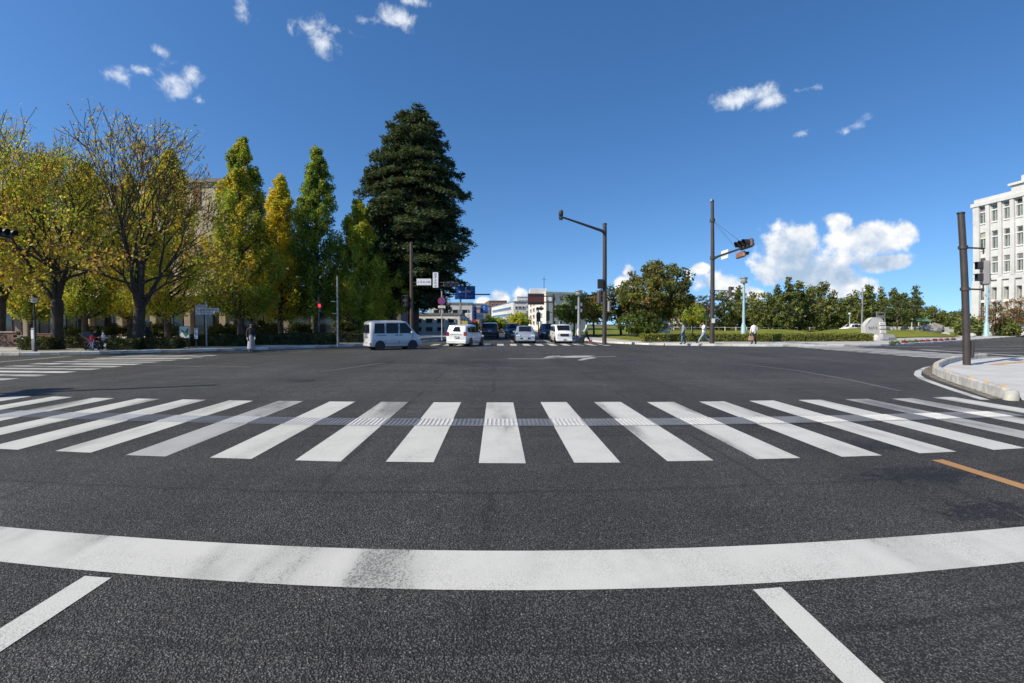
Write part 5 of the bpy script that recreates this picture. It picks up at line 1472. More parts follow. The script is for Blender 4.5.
person(102, 348, 40, 'person in pale top seated at the right end of the bench', cloth('white', (.55, .54, .52)), cloth('dark', (.045, .045, .055)), 0, (((.1, 0, -.24), (.2, -.04, .02)), ((.1, 0, -.24), (.2, .04, .02))), z=.13, sit=True, H=1.58, loc=(at_x(103, 28.5), 28.5, 0))
person(92, 348, -70, 'small child in a red top standing by the stroller wheels', cloth('red', (.45, .04, .05)), cloth('pale_denim', (.24, .31, .42)), .1, (.2, -.1), z=.13, H=1.0, loc=(at_x(92, 27.0), 27.0, 0))
# ================================================================== POLES, SIGNALS, SIGNS
BROWNP = pbr('brown_pole', (0.055, 0.045, 0.040), 0.5, 0.2, var=.15, vscale=2)
GREYP = pbr('grey_pole', (0.30, 0.31, 0.32), 0.45, 0.4, var=.08, vscale=2)
BLUEP = pbr('pale_blue_pole', (0.28, 0.42, 0.48), 0.5, var=.08, vscale=2)
SIGB = pbr('signal_brown', (0.085, 0.062, 0.052), 0.5)
SIGG = pbr('signal_grey', (0.23, 0.22, 0.215), 0.5, var=.08, vscale=3)
HOOD = pbr('signal_hood', (0.02, 0.02, 0.022), 0.55)
LENS_D = pbr('lens_dark', (0.03, 0.035, 0.04), 0.15, spec=.6)
LENS_RED = pbr('lens_red_lit', (0.5, 0.02, 0.02), 0.3, emit=(1.0, .04, .05), estr=1.2)
SIGNW = pbr('sign_white', (0.72, 0.73, 0.72), 0.4)
SIGNBLUE = pbr('sign_blue', (0.018, 0.095, 0.36), 0.4)
INKB = pbr('sign_ink_blue', (0.03, 0.06, 0.20), 0.5)
INKW = pbr('sign_ink_white', (0.75, 0.75, 0.75), 0.5)
INKG = pbr('sign_ink_green', (0.03, 0.28, 0.10), 0.5)
INKR = pbr('sign_ink_red', (0.45, 0.03, 0.03), 0.5)
INKK = pbr('sign_ink_black', (0.03, 0.03, 0.03), 0.6)

class Glyphs(MB):
    def build(s, name, mats, parent=None, smooth=False, loc=None, rz=None):
        o = MB.build(s, name, mats, parent, smooth, loc, rz); o['kind'] = 'stuff'   # strokes too fine to pick apart
        return o
def glyphs(n, w, h, vertical, seed, fill=.82):
    """block characters: short strokes on the XZ plane, facing -Y"""
    rr = random.Random(seed); b = Glyphs()
    cw = (h if vertical else w) / n
    for i in range(n):
        cx = 0 if vertical else -w / 2 + cw * (i + .5); cz = h / 2 - cw * (i + .5) if vertical else 0
        s = min(cw, w if vertical else h) * fill
        for k in range(rr.randint(2, 3)): b.box((cx + rr.uniform(-.06, .06) * s, 0, cz + s * (-.36 + .36 * k)), (s * rr.uniform(.6, .95), .006, s * .11))
        for k in range(rr.randint(1, 3)): b.box((cx + s * rr.choice((-.36, 0, .34)), .001, cz + rr.uniform(-.1, .1) * s), (s * .11, .006, s * rr.uniform(.55, .9)))
    return b
def signal3(parent, loc, rz, mat=SIGB, lit=None, name='signal_head', s=1.0, vertical=False):
    """three-lens Japanese signal; faces -Y before rotation"""
    o = MB()
    if vertical: o.bbox((0, 0, 0), (.38 * s, .2 * s, 1.15 * s), .06 * s)
    else: o.bbox((0, 0, 0), (1.25 * s, .2 * s, .42 * s), .08 * s)
    hd = o.build(name, mat, parent, False, loc, rz)
    for i in (-1, 0, 1):
        c = (0, 0, -i * .37 * s) if vertical else (i * .40 * s, 0, 0)
        q = MB(); q.lathe([(.15 * s, -.13 * s), (.15 * s, -.09 * s)], c, 16, 'Y'); q.build('lens', lit if (lit and i == 1) else LENS_D, hd)
        q = MB(); n = 12; vs = []
        for k in range(n + 1):
            a = math.pi * (-.12 + 1.24 * k / n)
            for (r, y) in ((.165, -.10), (.165, -.40), (.175, -.40), (.175, -.10)): vs.append((c[0] + math.cos(a) * r * s, y * s + (.1 * s * (1 - math.sin(max(0, min(math.pi, a)))) if y < -.2 else 0), c[2] + math.sin(a) * r * s))
        fs = [(k * 4 + j, k * 4 + (j + 1) % 4, (k + 1) * 4 + (j + 1) % 4, (k + 1) * 4 + j) for k in range(n) for j in range(4)] + [(0, 1, 2, 3), (n * 4 + 3, n * 4 + 2, n * 4 + 1, n * 4)]
        q.add(vs, fs); q.build('hood', HOOD, hd)
    return hd
def ped_signal(parent, loc, rz, mat=SIGG, s=1.0, red=False):
    """two-lens pedestrian signal with box hoods; faces -Y before rotation"""
    o = MB(); o.bbox((0, 0, 0), (.42 * s, .26 * s, .98 * s), .05 * s); hd = o.build('pedestrian_signal', mat, parent, False, loc, rz)
    for i, zz in enumerate((.24, -.24)):
        q = MB(); q.bbox((0, -.14 * s, zz * s), (.30 * s, .03 * s, .34 * s), .02 * s); q.build('lens', LENS_RED if (red and i == 0) else LENS_D, hd)
        q = MB(); q.box((0, -.25 * s, (zz + .20) * s), (.36 * s, .26 * s, .02 * s)); q.box((-.175 * s, -.22 * s, (zz + .06) * s), (.02 * s, .20 * s, .26 * s)); q.box((.175 * s, -.22 * s, (zz + .06) * s), (.02 * s, .20 * s, .26 * s))
        q.build('hood', HOOD, hd)
    return hd
def pole_parts(root, H, r, mat, base=True, r1=None):
    b = MB(); b.path([(0, 0, -.1), (0, 0, H * .5), (0, 0, H)], [r, (r + (r1 or r * .8)) / 2, r1 or r * .8], 14); b.build('pole', mat, root, True)
    b = MB(); b.lathe([((r1 or r * .8) + .015, H - .02), ((r1 or r * .8) + .015, H + .04), (.03, H + .09)], (0, 0, 0), 14); b.build('pole_cap', mat, root, True)
    if base:
        b = MB(); b.bbox((r + .06, 0, 1.55), (.14, .22, .5), .02); b.build('control_box', mat, root)

# --- camera pole with long arm (centre right)
g = G(604.5, 345.0); Hh = P(603, 224, g.y).z - .12
root = empty('camera_pole', (g.x, g.y, .12), 0, 'tall brown pole with a long bare arm carrying a dome camera', 'pole')
pole_parts(root, Hh, .17, BROWNP, False, .15)
az_ = P(601, 231, g.y).z - .12
tipd = ray(561, 217.5); tz = az_ + .12
tY = (tz - CAM_H) / tipd.z; tip = Vector((tipd.x * tY, tipd.y * tY, tz))
tl_ = (tip.x - g.x, tip.y - g.y)
b = MB(); b.path([(0, 0, az_ - .15), (tl_[0] * .08, tl_[1] * .08, az_ - .05), (tl_[0] * .5, tl_[1] * .5, az_), (tl_[0], tl_[1], az_ + .05)], [.13, .11, .085, .06], 10); b.build_each('arm', BROWNP, root, True)
b = MB(); b.lathe([(.06, .0), (.14, .08), (.16, .30), (.13, .42), (.05, .47)], (tl_[0], tl_[1], az_ + .03), 14); b.build('dome_camera', HOOD, root, True)
b = MB(); b.lathe([(.12, -.16), (.15, -.02), (.15, .05)], (tl_[0], tl_[1], az_), 12); b.build('camera_lens', LENS_D, root, True)
ped_signal(root, (-.42, .1, P(600, 296, g.y).z - .2), R(95), SIGB, 1.0)
ped_signal(root, (.36, -.12, P(608, 303, g.y).z - .4), R(40), GREYP, .8)
b = MB(); b.box((-.2, 0, P(600, 290, g.y).z - .12), (.45, .05, .05)); b.box((.18, 0, P(600, 303, g.y).z - .12), (.36, .05, .05)); b.build_each('bracket', BROWNP, root)
b = MB(); b.box((-.36, -.12, P(600, 284, g.y).z - .12), (.4, .28, .7)); b.build('relay_box', HOOD, root)

# --- signal pole with arm towards the viewer (right)
g = G(711.8, 345.0); Hh = P(710.5, 201, g.y).z - .12
root = empty('signal_arm_pole', (g.x, g.y, .12), 0, 'tall brown signal pole with arm reaching over the right road', 'pole')
pole_parts(root, Hh, .19, BROWNP, True, .12)
z0 = P(712, 258, g.y).z - .12
td = ray(754, 244); tt = (z0 + .12 - CAM_H) / td.z; tip = Vector((td.x * tt - g.x, td.y * tt - g.y, z0))
b = MB(); b.path([(0, 0, z0 - .1), (tip.x * .15, tip.y * .15, z0 - .02), tip], [.11, .08, .055], 10); b.build_each('arm', BROWNP, root, True)
def on(u, dz=0): return (tip.x * u, tip.y * u, z0 + dz)
arz = math.atan2(tip.y, tip.x)
signal3(root, (tip.x * .86 - .06, tip.y * .86, z0 + .12), arz, SIGB, None, s=1.4)
signal3(root, (tip.x * .70 + .05, tip.y * .70, z0 - .42), arz + math.pi, pbr('signal_rust', (.26, .13, .09), .55, var=.15, vscale=3), None, s=1.0)
b = MB(); b.box((0, 0, 0), (1.15, .04, .62)); o = b.build('name_sign', SIGNW, root, False, on(.33, -.05), arz)
t = glyphs(4, 1.0, .3, False, 5); t.build('lettering', INKB, o, False, (0, -.026, 0))
b = MB()
for u in (.62, .82): b.tube((0, 0, z0 + 2.9), on(u, .1), .012, n=5)
b.build_each('stay_wire', BROWNP, root)
b = MB(); b.lathe([(.05, 0), (.10, .05), (.10, .22), (.04, .26)], (-.1, -.06, Hh - .1), 10); b.build('antenna', GREYP, root, True)
b = MB(); b.box((0, -.20, 1.75), (.24, .05, .34)); b.build('notice', SIGNW, root)
for z in (z0, z0 + 2.9, z0 - 2.6):
    b = MB(); b.lathe([(.2, z - .12), (.2, z + .12)], (0, 0, 0), 14); b.build('clamp_band', BROWNP, root)
ped_signal(root, (1.35, -.15, P(721, 292, g.y).z - .12), R(70), SIGB, .85)
b = MB(); b.tube((0, 0, P(721, 291, g.y).z - .1), (1.2, -.1, P(721, 291, g.y).z - .1), .035); b.build_each('bracket', BROWNP, root)

# --- big pole on the near right corner
g = G(967.0, 365.0, .045); topv = P(961, 213, g.y)
root = empty('corner_signal_pole', (g.x, g.y, .045), 0, 'thick dark brown pole with pedestrian signal inside the raised kerb', 'pole')
Hh = topv.z - .045; lx_ = topv.x - g.x
b = MB(); b.path([(0, 0, -.1), (lx_ * .5, 0, Hh * .5), (lx_, 0, Hh)], [.14, .134, .128], 18); b.build('pole', BROWNP, root, True)
b = MB(); b.lathe([(.148, Hh - .03), (.148, Hh + .02), (.02, Hh + .03)], (lx_, 0, 0), 18); b.build('pole_cap', HOOD, root)
b = MB(); b.bbox((.16, -.03, .62), (.14, .2, .66), .03); b.build_each('junction_box', BROWNP, root)
sz = P(985, 273, g.y); sx_ = sz.x - g.x
ped_signal(root, (sx_ + .02, 0, sz.z - .045), R(-122), SIGG, .98)
for yy in (247.5, 289):
    zz = P(964, yy, g.y).z - .045; fx = lx_ * zz / Hh
    b = MB(); b.tube((fx, 0, zz), (sx_ - .05, 0, zz), .035); b.tube((sx_ - .08, 0, zz), (sx_ - .08, 0, zz + (-.22 if yy < 260 else .22)), .03); b.build_each('bracket', BROWNP, root)
    b = MB(); b.lathe([(.175, zz - .06), (.175, zz + .06)], (fx, 0, 0), 16); b.build('clamp_band', BROWNP, root)

# --- left far signal pole with name signs
Yp = 37.5
px0 = P(411.5, 330, Yp)
root = empty('signal_pole', (px0.x, Yp, .13), 0, 'brown signal pole with white name signs beside the cedar trunk', 'pole')
Hh = P(411, 243, Yp).z - .13
pole_parts(root, Hh, .14, pbr('red_brown_pole', (.075, .045, .035), .6, var=.15, vscale=2), False, .12)
za = P(430, 282.5, Yp).z - .13
xe = P(458, 283, Yp).x - px0.x
b = MB(); b.tube((0, 0, za), (xe, 0, za), .05); b.tube((0, 0, za - .25), (xe * .9, 0, za - .25), .035); b.build_each('arm', BROWNP, root)
b = MB(); b.box((0, 0, 0), (1.12, .05, .50)); o = b.build('name_sign', SIGNW, root, False, (P(424, 282, Yp).x - px0.x, -.09, P(424, 282, Yp).z - .13)); glyphs(5, 1.0, .3, False, 8).build('lettering', INKB, o, False, (0, -.03, 0))
b = MB(); b.box((0, 0, 0), (.42, .05, 1.18)); o = b.build('name_sign', SIGNW, root, False, (P(435.6, 280, Yp).x - px0.x, -.09, P(435.6, 280, Yp).z - .13)); glyphs(5, .36, 1.08, True, 9).build('lettering', INKB, o, False, (0, -.03, 0))
signal3(root, (P(451, 284, Yp).x - px0.x, -.1, P(451, 284.5, Yp).z - .13), 0, SIGB, None, s=.95)
ped_signal(root, (-.42, -.1, P(405, 301, Yp).z - .13), R(-20), SIGB, .9)
b = MB(); b.box((-.2, 0, P(405, 301, Yp).z - .13), (.4, .05, .05)); b.build_each('bracket', BROWNP, root)

# --- round no-entry style sign
Ys = 43
s0 = P(441.8, 330, Ys)
root = empty('round_sign', (s0.x, Ys, .13), 0, 'round red-rimmed blue traffic sign with white plate on a pale pole', 'sign')
Hh = P(441, 291, Ys).z - .13
b = MB(); b.tube((0, 0, 0), (0, 0, Hh), .05); b.build('pole', pbr('pinkish_pole', (.42, .36, .33), .5), root)
zz = P(441, 301, Ys).z - .13
b = MB(); b.lathe([(.34, -.10), (.34, -.07)], (0, 0, zz), 22, 'Y'); o = b.build('sign_disc', INKR, root)
b = MB(); b.lathe([(.27, -.112), (.27, -.10)], (0, 0, zz), 22, 'Y'); b.build('sign_face', SIGNBLUE, o)
b = MB(); b.box((0, -.118, zz), (.06, .012, .52), 0, Matrix.Rotation(R(45), 3, 'Y')); b.box((0, -.122, zz), (.06, .012, .52), 0, Matrix.Rotation(R(-45), 3, 'Y')); b.build_each('cross_bar', INKR, o)
b = MB(); b.box((0, -.085, zz - .52), (.64, .03, .22)); o = b.build('plate', SIGNW, root); glyphs(5, .54, .12, False, 4).build('lettering', INKK, o, False, (0, -.103, zz - .52))
# --- blue direction sign
Yb = 58
s0 = P(460.5, 330, Yb)
root = empty('direction_sign', (s0.x, Yb, .13), 0, 'blue overhead direction sign on a dark bracket beside the cedar', 'sign')
zc = P(465, 292.6, Yb).z - .13
b = MB(); b.tube((0, 0, 0), (0, 0, P(460, 286, Yb).z - .13), .11); b.build('pole', GREYP, root)
b = MB(); xa, xb = P(446, 294, Yb).x - s0.x, P(490, 295, Yb).x - s0.x
b.tube((xa, .05, zc - .2), (xb, .05, zc - .2), .075); b.build_each('arm', BROWNP, root)
wS = P(475.3, 292, Yb).x - P(455, 292, Yb).x; hS = P(465, 286, Yb).z - P(465, 299.4, Yb).z
b = MB(); b.bbox((0, 0, 0), (wS, .06, hS), .02); o = b.build('sign_board', SIGNBLUE, root, False, (P(465, 292, Yb).x - s0.x, -.12, zc))
b = MB()
for p_, s_ in (((.1, -.04, 0), (.10, .01, hS * .8)), ((0, -.04, .1), (wS * .6, .01, .10))): b.box(p_, s_)
b.build_each('route_line', INKW, o)
q = glyphs(4, .8, .22, False, 12); q.build('lettering', INKW, o, False, (.55, -.036, .28)); q = glyphs(3, .6, .2, False, 13); q.build('lettering', INKW, o, False, (.6, -.036, -.42)); q = glyphs(3, .5, .18, False, 14); q.build('lettering', INKR, o, False, (-.62, -.036, -.40))
b = MB(); b.box((.72, -.036, .56), (.55, .01, .17)); b.build('green_patch', INKG, o)

# --- far gantry boards and signals over the street ahead
Yg = 64
s0 = P(553.5, 335, Yg)
root = empty('far_signal_gantry', (s0.x, Yg, .12), 0, 'dark signal gantry with board backs above the oncoming queue', 'gantry')
Hh = P(553, 294, Yg).z - .12
b = MB(); b.tube((0, 0, 0), (0, 0, Hh), .13); b.build('pole', BROWNP, root)
for yy in (296, 302):
    b = MB(); zz = P(540, yy, Yg).z - .12; b.tube((0, 0, zz), (P(528, yy, Yg).x - s0.x, 0, zz), .07); b.build_each('arm', BROWNP, root)
b = MB(); b.bbox((0, -.1, 0), (2.2, .08, 1.5), .03); o = b.build('sign_board', pbr('board_maroon', (.10, .035, .03), .5), root, False, (P(536, 299, Yg).x - s0.x, 0, P(536, 299, Yg).z - .12))
b = MB(); b.box((0, -.16, .5), (2.0, .02, .22)); b.box((0, -.16, -.5), (2.0, .02, .2)); b.build_each('board_band', HOOD, o)
signal3(root, (P(540, 307, Yg).x - s0.x, 0, P(540, 308.5, Yg).z - .12), 0, SIGB, None, s=.8)
b = MB(); b.box((0, -.2, 0), (.4, .08, .5)); b.build('small_sign', SIGNW, root, False, (P(550, 299, Yg).x - s0.x, 0, P(550, 299, Yg).z - .12))
s0 = P(548, 335, 50)
root = empty('pedestrian_signal_post', (s0.x, 50, .02), 0, 'post with round dark signals above the black queueing car', 'signal')
b = MB(); b.tube((0, 0, 0), (0, 0, P(548, 300, 50).z), .06); b.build('pole', BROWNP, root)
signal3(root, (0, -.1, P(548, 316, 50).z), 0, HOOD, None, s=.9, vertical=True)
s0 = P(538.5, 335, 60)
root = empty('pedestrian_signal_post', (s0.x, 60, .02), 0, 'post with red-panelled pedestrian signal behind the silver-blue car', 'signal')
b = MB(); b.tube((0, 0, 0), (0, 0, P(538, 309, 60).z), .07); b.build('pole', GREYP, root)
ped_signal(root, (0, -.12, P(538, 317, 60).z), 0, pbr('signal_maroon', (.16, .04, .035), .5), 1.2)

# --- lamp posts
def lamp_post(px, base, top, label, mat, r, style, group=None, z=.12, Y=None):
    if Y is None: Y = G(px, base, z).y
    p = P(px, base, Y); Hh = P(px, top, Y).z - z
    root = empty('lamp_post', (p.x, Y, z), 0, label, 'lamp post', group)
    if style == 'blue':
        b = MB(); b.lathe([(r * 2.3, 0), (r * 2.3, .10), (r * 1.9, .2), (r * 1.75, Hh * .20), (r * 1.2, Hh * .23), (r * 1.05, Hh * .25), (r * .8, Hh * .9)], (0, 0, 0), 14); b.build('pole', mat, root, True)
        b = MB(); b.lathe([(r * .9, Hh * .9), (r * 2.4, Hh * .905), (r * 2.6, Hh * .93), (r * 2.2, Hh * .94)], (0, 0, 0), 14); b.build('lamp_base', pbr('lamp_grey', (.17, .19, .2), .5), root, True)
        b = MB(); b.lathe([(r * 1.9, Hh * .94), (r * 2.3, Hh * .965), (r * 2.3, Hh * .985)], (0, 0, 0), 14); b.build('lamp_glass', pbr('lamp_glass', (.35, .38, .36), .2), root, True)
        b = MB(); b.lathe([(r * 2.9, Hh * .985), (r * 2.7, Hh), (r * .4, Hh * 1.012)], (0, 0, 0), 14); b.build('lamp_hood', pbr('lamp_grey', (.17, .19, .2), .5), root, True)
        b = MB()
        for a, zz in ((0, .72), (3.14, .66), (0, .60)): b.bbox((math.cos(a) * r * 1.6, 0, Hh * zz), (r * 1.6, .12, .3), .02)
        b.build_each('junction_box', mat, root)
    else:
        b = MB(); b.path([(0, 0, 0), (0, 0, .5), (0, 0, .55), (0, 0, Hh * .86)], [r * 1.6, r * 1.5, r, r * .8], 10); b.build('pole', mat, root, True)
        b = MB(); b.lathe([(r, Hh * .86), (r * 2.6, Hh * .875), (r * 3.2, Hh * .95)], (0, 0, 0), 10); b.build('lamp_glass', pbr('lamp_milk', (.62, .64, .66), .25), root, True)
        b = MB(); b.lathe([(r * 3.5, Hh * .95), (r * 2.0, Hh * .99), (r * .6, Hh * 1.01)], (0, 0, 0), 10); b.build('lamp_hood', HOOD, root, True)
    return root
lamp_post(743.3, 337.6, 277.5, 'pale blue lamp post behind the park hedge', BLUEP, .15, 'blue', 'pale blue park lamp posts')
lamp_post(986.3, 336.4, 274.0, 'pale blue lamp post in front of the white hall', BLUEP, .18, 'blue', 'pale blue park lamp posts')
lamp_post(578.8, 340.5, 290.5, 'grey lamp post between two small street trees', GREYP, .13, 'blue')
lamp_post(35.5, 351.5, 295.0, 'short lamp post with a milky lantern at the left kerb', BROWNP, .06, 'lantern', z=.13)
lamp_post(849.5, 331.5, 311.5, 'small double grey lamp above the parked white car', GREYP, .09, 'lantern', Y=78)
# --- slim pole with brackets (left)
g = G(338, 346.2, .13)
root = empty('slim_pole', (g.x, g.y, .13), 0, 'slim grey pole with two short brackets left of the white van', 'pole')
Hh = P(337.5, 276, g.y).z - .13
b = MB(); b.tube((0, 0, 0), (0, 0, Hh), .065, .045); b.build('pole', GREYP, root)
for yy in (301.5, 313.5):
    zz = P(337, yy, g.y).z - .13
    b = MB(); b.tube((0, 0, zz), (P(331.5, yy, g.y).x - g.x, 0, zz), .025); b.build_each('bracket', GREYP, root)
# --- red pedestrian light under the ginkgos
Y = 36.0; s0 = P(319, 340, Y)
root = empty('pedestrian_light', (s0.x, Y, .13), 0, 'pedestrian light glowing red under the yellow ginkgo', 'signal')
b = MB(); b.tube((0, .1, 0), (0, .1, P(319, 298, Y).z), .06); b.build('pole', BROWNP, root)
ped_signal(root, (P(320.5, 307, Y).x - s0.x, -.08, P(320.5, 308, Y).z - .13), 0, HOOD, .72, True)
# --- left signboards
Y = 30.5; s0 = P(206, 340, Y)
root = empty('board_sign', (s0.x, Y, .13), 0, 'white lettered board sign on a post under the nearly bare tree', 'sign')
b = MB(); b.tube((0, .06, 0), (0, .06, P(206, 301, Y).z - .13), .05); b.build('pole', GREYP, root)
for (a, c, t0, t1, sd) in ((195.5, 219, 308.0, 312.4, 3), (195.5, 207, 304.8, 308.0, 4), (195.5, 215, 312.6, 314.6, 6)):
    w = P(c, 309, Y).x - P(a, 309, Y).x; h = P(200, t0, Y).z - P(200, t1, Y).z
    b = MB(); b.box((0, 0, 0), (w, .04, h - .01)); o = b.build('sign_board', pbr('weathered_board', (.50, .50, .49), .6, var=.1), root, False, ((P(a, 309, Y).x + P(c, 309, Y).x) / 2 - s0.x, -.03, (P(200, t0, Y).z + P(200, t1, Y).z) / 2 - .13))
    glyphs(7 if sd == 3 else 5, w * .92, h * .8, False, sd + 30).build('lettering', INKK, o, False, (0, -.025, 0))
Y = 29.3; s0 = P(185, 345, Y)
root = empty('poster_panel', (s0.x, Y, .13), 0, 'framed poster panel with green and white picture at the left kerb', 'sign')
w = P(190.3, 333, Y).x - P(180, 333, Y).x; h = P(185, 326, Y).z - P(185, 338.5, Y).z; zc = (P(185, 326, Y).z + P(185, 338.5, Y).z) / 2 - .13
b = MB(); b.bbox((0, 0, zc), (w, .08, h), .02); o = b.build('frame', GREYP, root)
b = MB(); b.box((0, -.045, zc), (w * .88, .01, h * .88)); b.build('poster', pbr('poster_paper', (.55, .58, .52), .5), o)
b = MB(); b.add([(-w * .4, -.052, zc + h * .3), (w * .1, -.052, zc - h * .4), (w * .4, -.052, zc - h * .2), (w * .38, -.052, zc + h * .38), (w * .05, -.052, zc + h * .05)], [(0, 1, 4), (1, 2, 3, 4)]); b.build('picture', pbr('poster_green', (.03, .14, .09), .5), o)
for sg in (-1, 1):
    b = MB(); b.tube((sg * w * .4, 0, -.0), (sg * w * .4, 0, zc - h / 2), .03); b.build_each('leg', BROWNP, root)
s0 = P(196.3, 345, Y)
root = empty('narrow_sign', (s0.x, Y, .13), 0, 'narrow upright pale sign beside the poster panel', 'sign')
h = P(196, 328, Y).z - P(196, 339, Y).z; zc = (P(196, 328, Y).z + P(196, 339, Y).z) / 2 - .13
b = MB(); b.bbox((0, 0, zc), (.24, .05, h), .015); o = b.build('sign_board', pbr('pale_blue_board', (.45, .50, .56), .5), root); glyphs(4, .18, h * .85, True, 41).build('lettering', INKB, o, False, (0, -.03, zc))
b = MB(); b.tube((0, 0.02, 0), (0, .02, zc - h / 2), .03); b.build('pole', BROWNP, root)
Y = 26.2; s0 = P(34.2, 350, Y)
root = empty('notice_pillar', (s0.x, Y, .13), 0, 'grey upright notice pillar beside the milky lantern post', 'sign')
h = P(34, 328, Y).z - .13
b = MB(); b.bbox((0, 0, h / 2), (.26, .16, h), .03); b.build('pillar', pbr('pillar_grey', (.20, .21, .23), .6, var=.1), root)
b = MB(); b.box((.0, -.085, h * .72), (.2, .01, .5)); b.build('notice', SIGNW, root)
# --- bench and stroller
Y = 28.5; s0 = P(99, 348, Y)
root = empty('park_bench', (s0.x, Y, .13), 0, 'dark bench with seated people under the left trees', 'bench')
DW = pbr('dark_wood', (.06, .04, .03), .8, var=.2, vscale=4)
for i in range(4):
    b = MB(); b.bbox((0, -.2 + i * .12, .43), (1.9, .10, .04), .01); b.build('seat_slat', DW, root)
for i in range(2):
    b = MB(); b.bbox((0, .26, .62 + i * .16), (1.9, .04, .11), .01); b.build('back_slat', DW, root)
for sg in (-1, 1):
    b = MB(); b.box((sg * .75, .0, .2), (.07, .5, .4)); b.box((sg * .75, .285, .45), (.07, .05, .85)); b.build_each('leg', HOOD, root)
s0 = P(94, 349, 27.4)
root = empty('baby_stroller', (s0.x, 27.4, .13), R(20), 'dark stroller with red seat in front of the bench', 'stroller')
b = MB(); b.add([(-.25, -.22, .35), (.2, -.22, .32), (.2, .22, .32), (-.25, .22, .35), (-.42, -.22, .85), (-.42, .22, .85)], [(0, 1, 2, 3), (0, 3, 5, 4), (0, 4, 1), (3, 2, 5)]); b.build('seat', pbr('stroller_red', (.26, .05, .05), .8), root)
b = MB(); b.lathe([(.24, -.2), (.26, 0), (.24, .2)], (-.3, 0, .86), 10, 'Y'); b.build('canopy', pbr('stroller_canopy', (.05, .06, .08), .8), root, True)
b = MB()
for sg in (-1, 1):
    b.tube((-.75, sg * .22, 1.0), (.35, sg * .22, .12), .016, n=6); b.tube((-.35, sg * .22, .12), (-.1, sg * .22, .52), .016, n=6)
b.tube((-.75, -.22, 1.0), (-.75, .22, 1.0), .018, n=6); b.build('frame', GREYP, root)
for wx in (-.35, .36):
    for sg in (-1, 1):
        b = MB(); b.lathe([(.06, -.02), (.11, -.02), (.11, .02), (.06, .02)], (wx, sg * .23, .11), 14, 'Y'); b.build('wheel', RUBBER, root)
# --- bags held by walkers
g = G(751.3, 334.5, .45)
def bag(px, py, Y, label, mat, w=.34, h=.32):
    p = P(px, py, Y)
    root = empty('hand_bag', (p.x, Y, p.z), 0, label, 'bag')
    b = MB(); b.add([(-w / 2, -.07, 0), (w / 2, -.07, 0), (w / 2, .07, 0), (-w / 2, .07, 0), (-w * .42, -.04, h), (w * .42, -.04, h), (w * .42, .04, h), (-w * .42, .04, h)], [(0, 1, 2, 3), (4, 7, 6, 5), (0, 4, 5, 1), (1, 5, 6, 2), (2, 6, 7, 3), (3, 7, 4, 0)]); b.build('bag_body', mat, root)
    b = MB(); b.path([(-w * .3, 0, h), (-w * .22, 0, h + .16), (w * .22, 0, h + .16), (w * .3, 0, h)], [.012] * 4, 6); b.build('handle', mat, root)
Yw = G(753.5, 344.4, .12).y
bag(750.8, 340.2, Yw - .25, 'tan bag hanging beside the person in wide black trousers', pbr('bag_tan', (.42, .25, .17), .7))
Yw = G(586.5, 343.6, .12).y
bag(590.6, 342.8, Yw - .2, 'small red bag on the ground by the camera pole walker', pbr('bag_red', (.22, .05, .045), .7), .30, .18)
p = P(578.5, 343.2, Yw)
root = empty('wheeled_cart', (p.x, Yw, .12), R(180), 'low dark wheeled cart in front of the camera pole walker', 'cart')
b = MB(); b.add([(-.35, -.2, .15), (.4, -.2, .12), (.4, .2, .12), (-.35, .2, .15), (-.42, -.2, .62), (.1, -.2, .34), (.1, .2, .34), (-.42, .2, .62)], [(0, 1, 2, 3), (4, 7, 6, 5), (0, 4, 5, 1), (1, 5, 6, 2), (2, 6, 7, 3), (3, 7, 4, 0)]); b.build('cart_body', HOOD, root)
b = MB(); b.tube((-.42, 0, .6), (-.62, 0, .95), .015, n=6); b.tube((-.62, -.18, .95), (-.62, .18, .95), .016, n=6); b.build('handle', HOOD, root)
for wx in (-.25, .3):
    for sg in (-1, 1):
        b = MB(); b.lathe([(.04, -.02), (.09, -.02), (.09, .02), (.04, .02)], (wx, sg * .2, .09), 12, 'Y'); b.build('wheel', RUBBER, root)

# --- stone monument
def rock(b, c, s, seed, n=2, sharp=.16):
    rs = np.random.RandomState(seed); bm = bmesh.new(); bmesh.ops.create_icosphere(bm, subdivisions=n, radius=1.0)
    ax = rs.normal(size=(9, 3)); ax /= np.linalg.norm(ax, axis=1, keepdims=True); ds = rs.uniform(.62, .95, 9)
    bm.verts.ensure_lookup_table()
    for v in bm.verts:
        for a, d_ in zip(ax, ds):
            a = Vector(a); e = v.co.dot(a) - d_
            if e > 0: v.co -= a * e
        v.co = Vector((v.co.x * s[0], v.co.y * s[1], v.co.z * s[2])) * (1 + rs.uniform(-.02, .02)) + Vector(c)
    vs = [v.co.copy() for v in bm.verts]; fs = [[v.index for v in f.verts] for f in bm.faces]; bm.free()
    b.add(vs, fs)
ROCKW = pbr('monument_stone', (.48, .47, .44), .85, var=.12, vscale=2, bump=.25, bscale=8, dirt=.12)
ROCKG = pbr('boulder_stone', (.22, .21, .20), .9, var=.2, vscale=2, bump=.3, bscale=8)
Ym = 43.0; s0 = P(875, 340, Ym)
root = empty('stone_monument', (s0.x, Ym, .2), 0, 'pale carved stone monument with four characters at the hedge end', 'monument')
def ml(px, py): p = P(px, py, Ym); return (p.x - s0.x, p.z - .2)
out = [ml(863.3, 335), ml(863.0, 325.5), ml(866.5, 320.5), ml(870.5, 317.3), ml(877, 316.8), ml(880.6, 319.5), ml(882, 326), ml(883, 337)]
b = MB(); n = len(out)
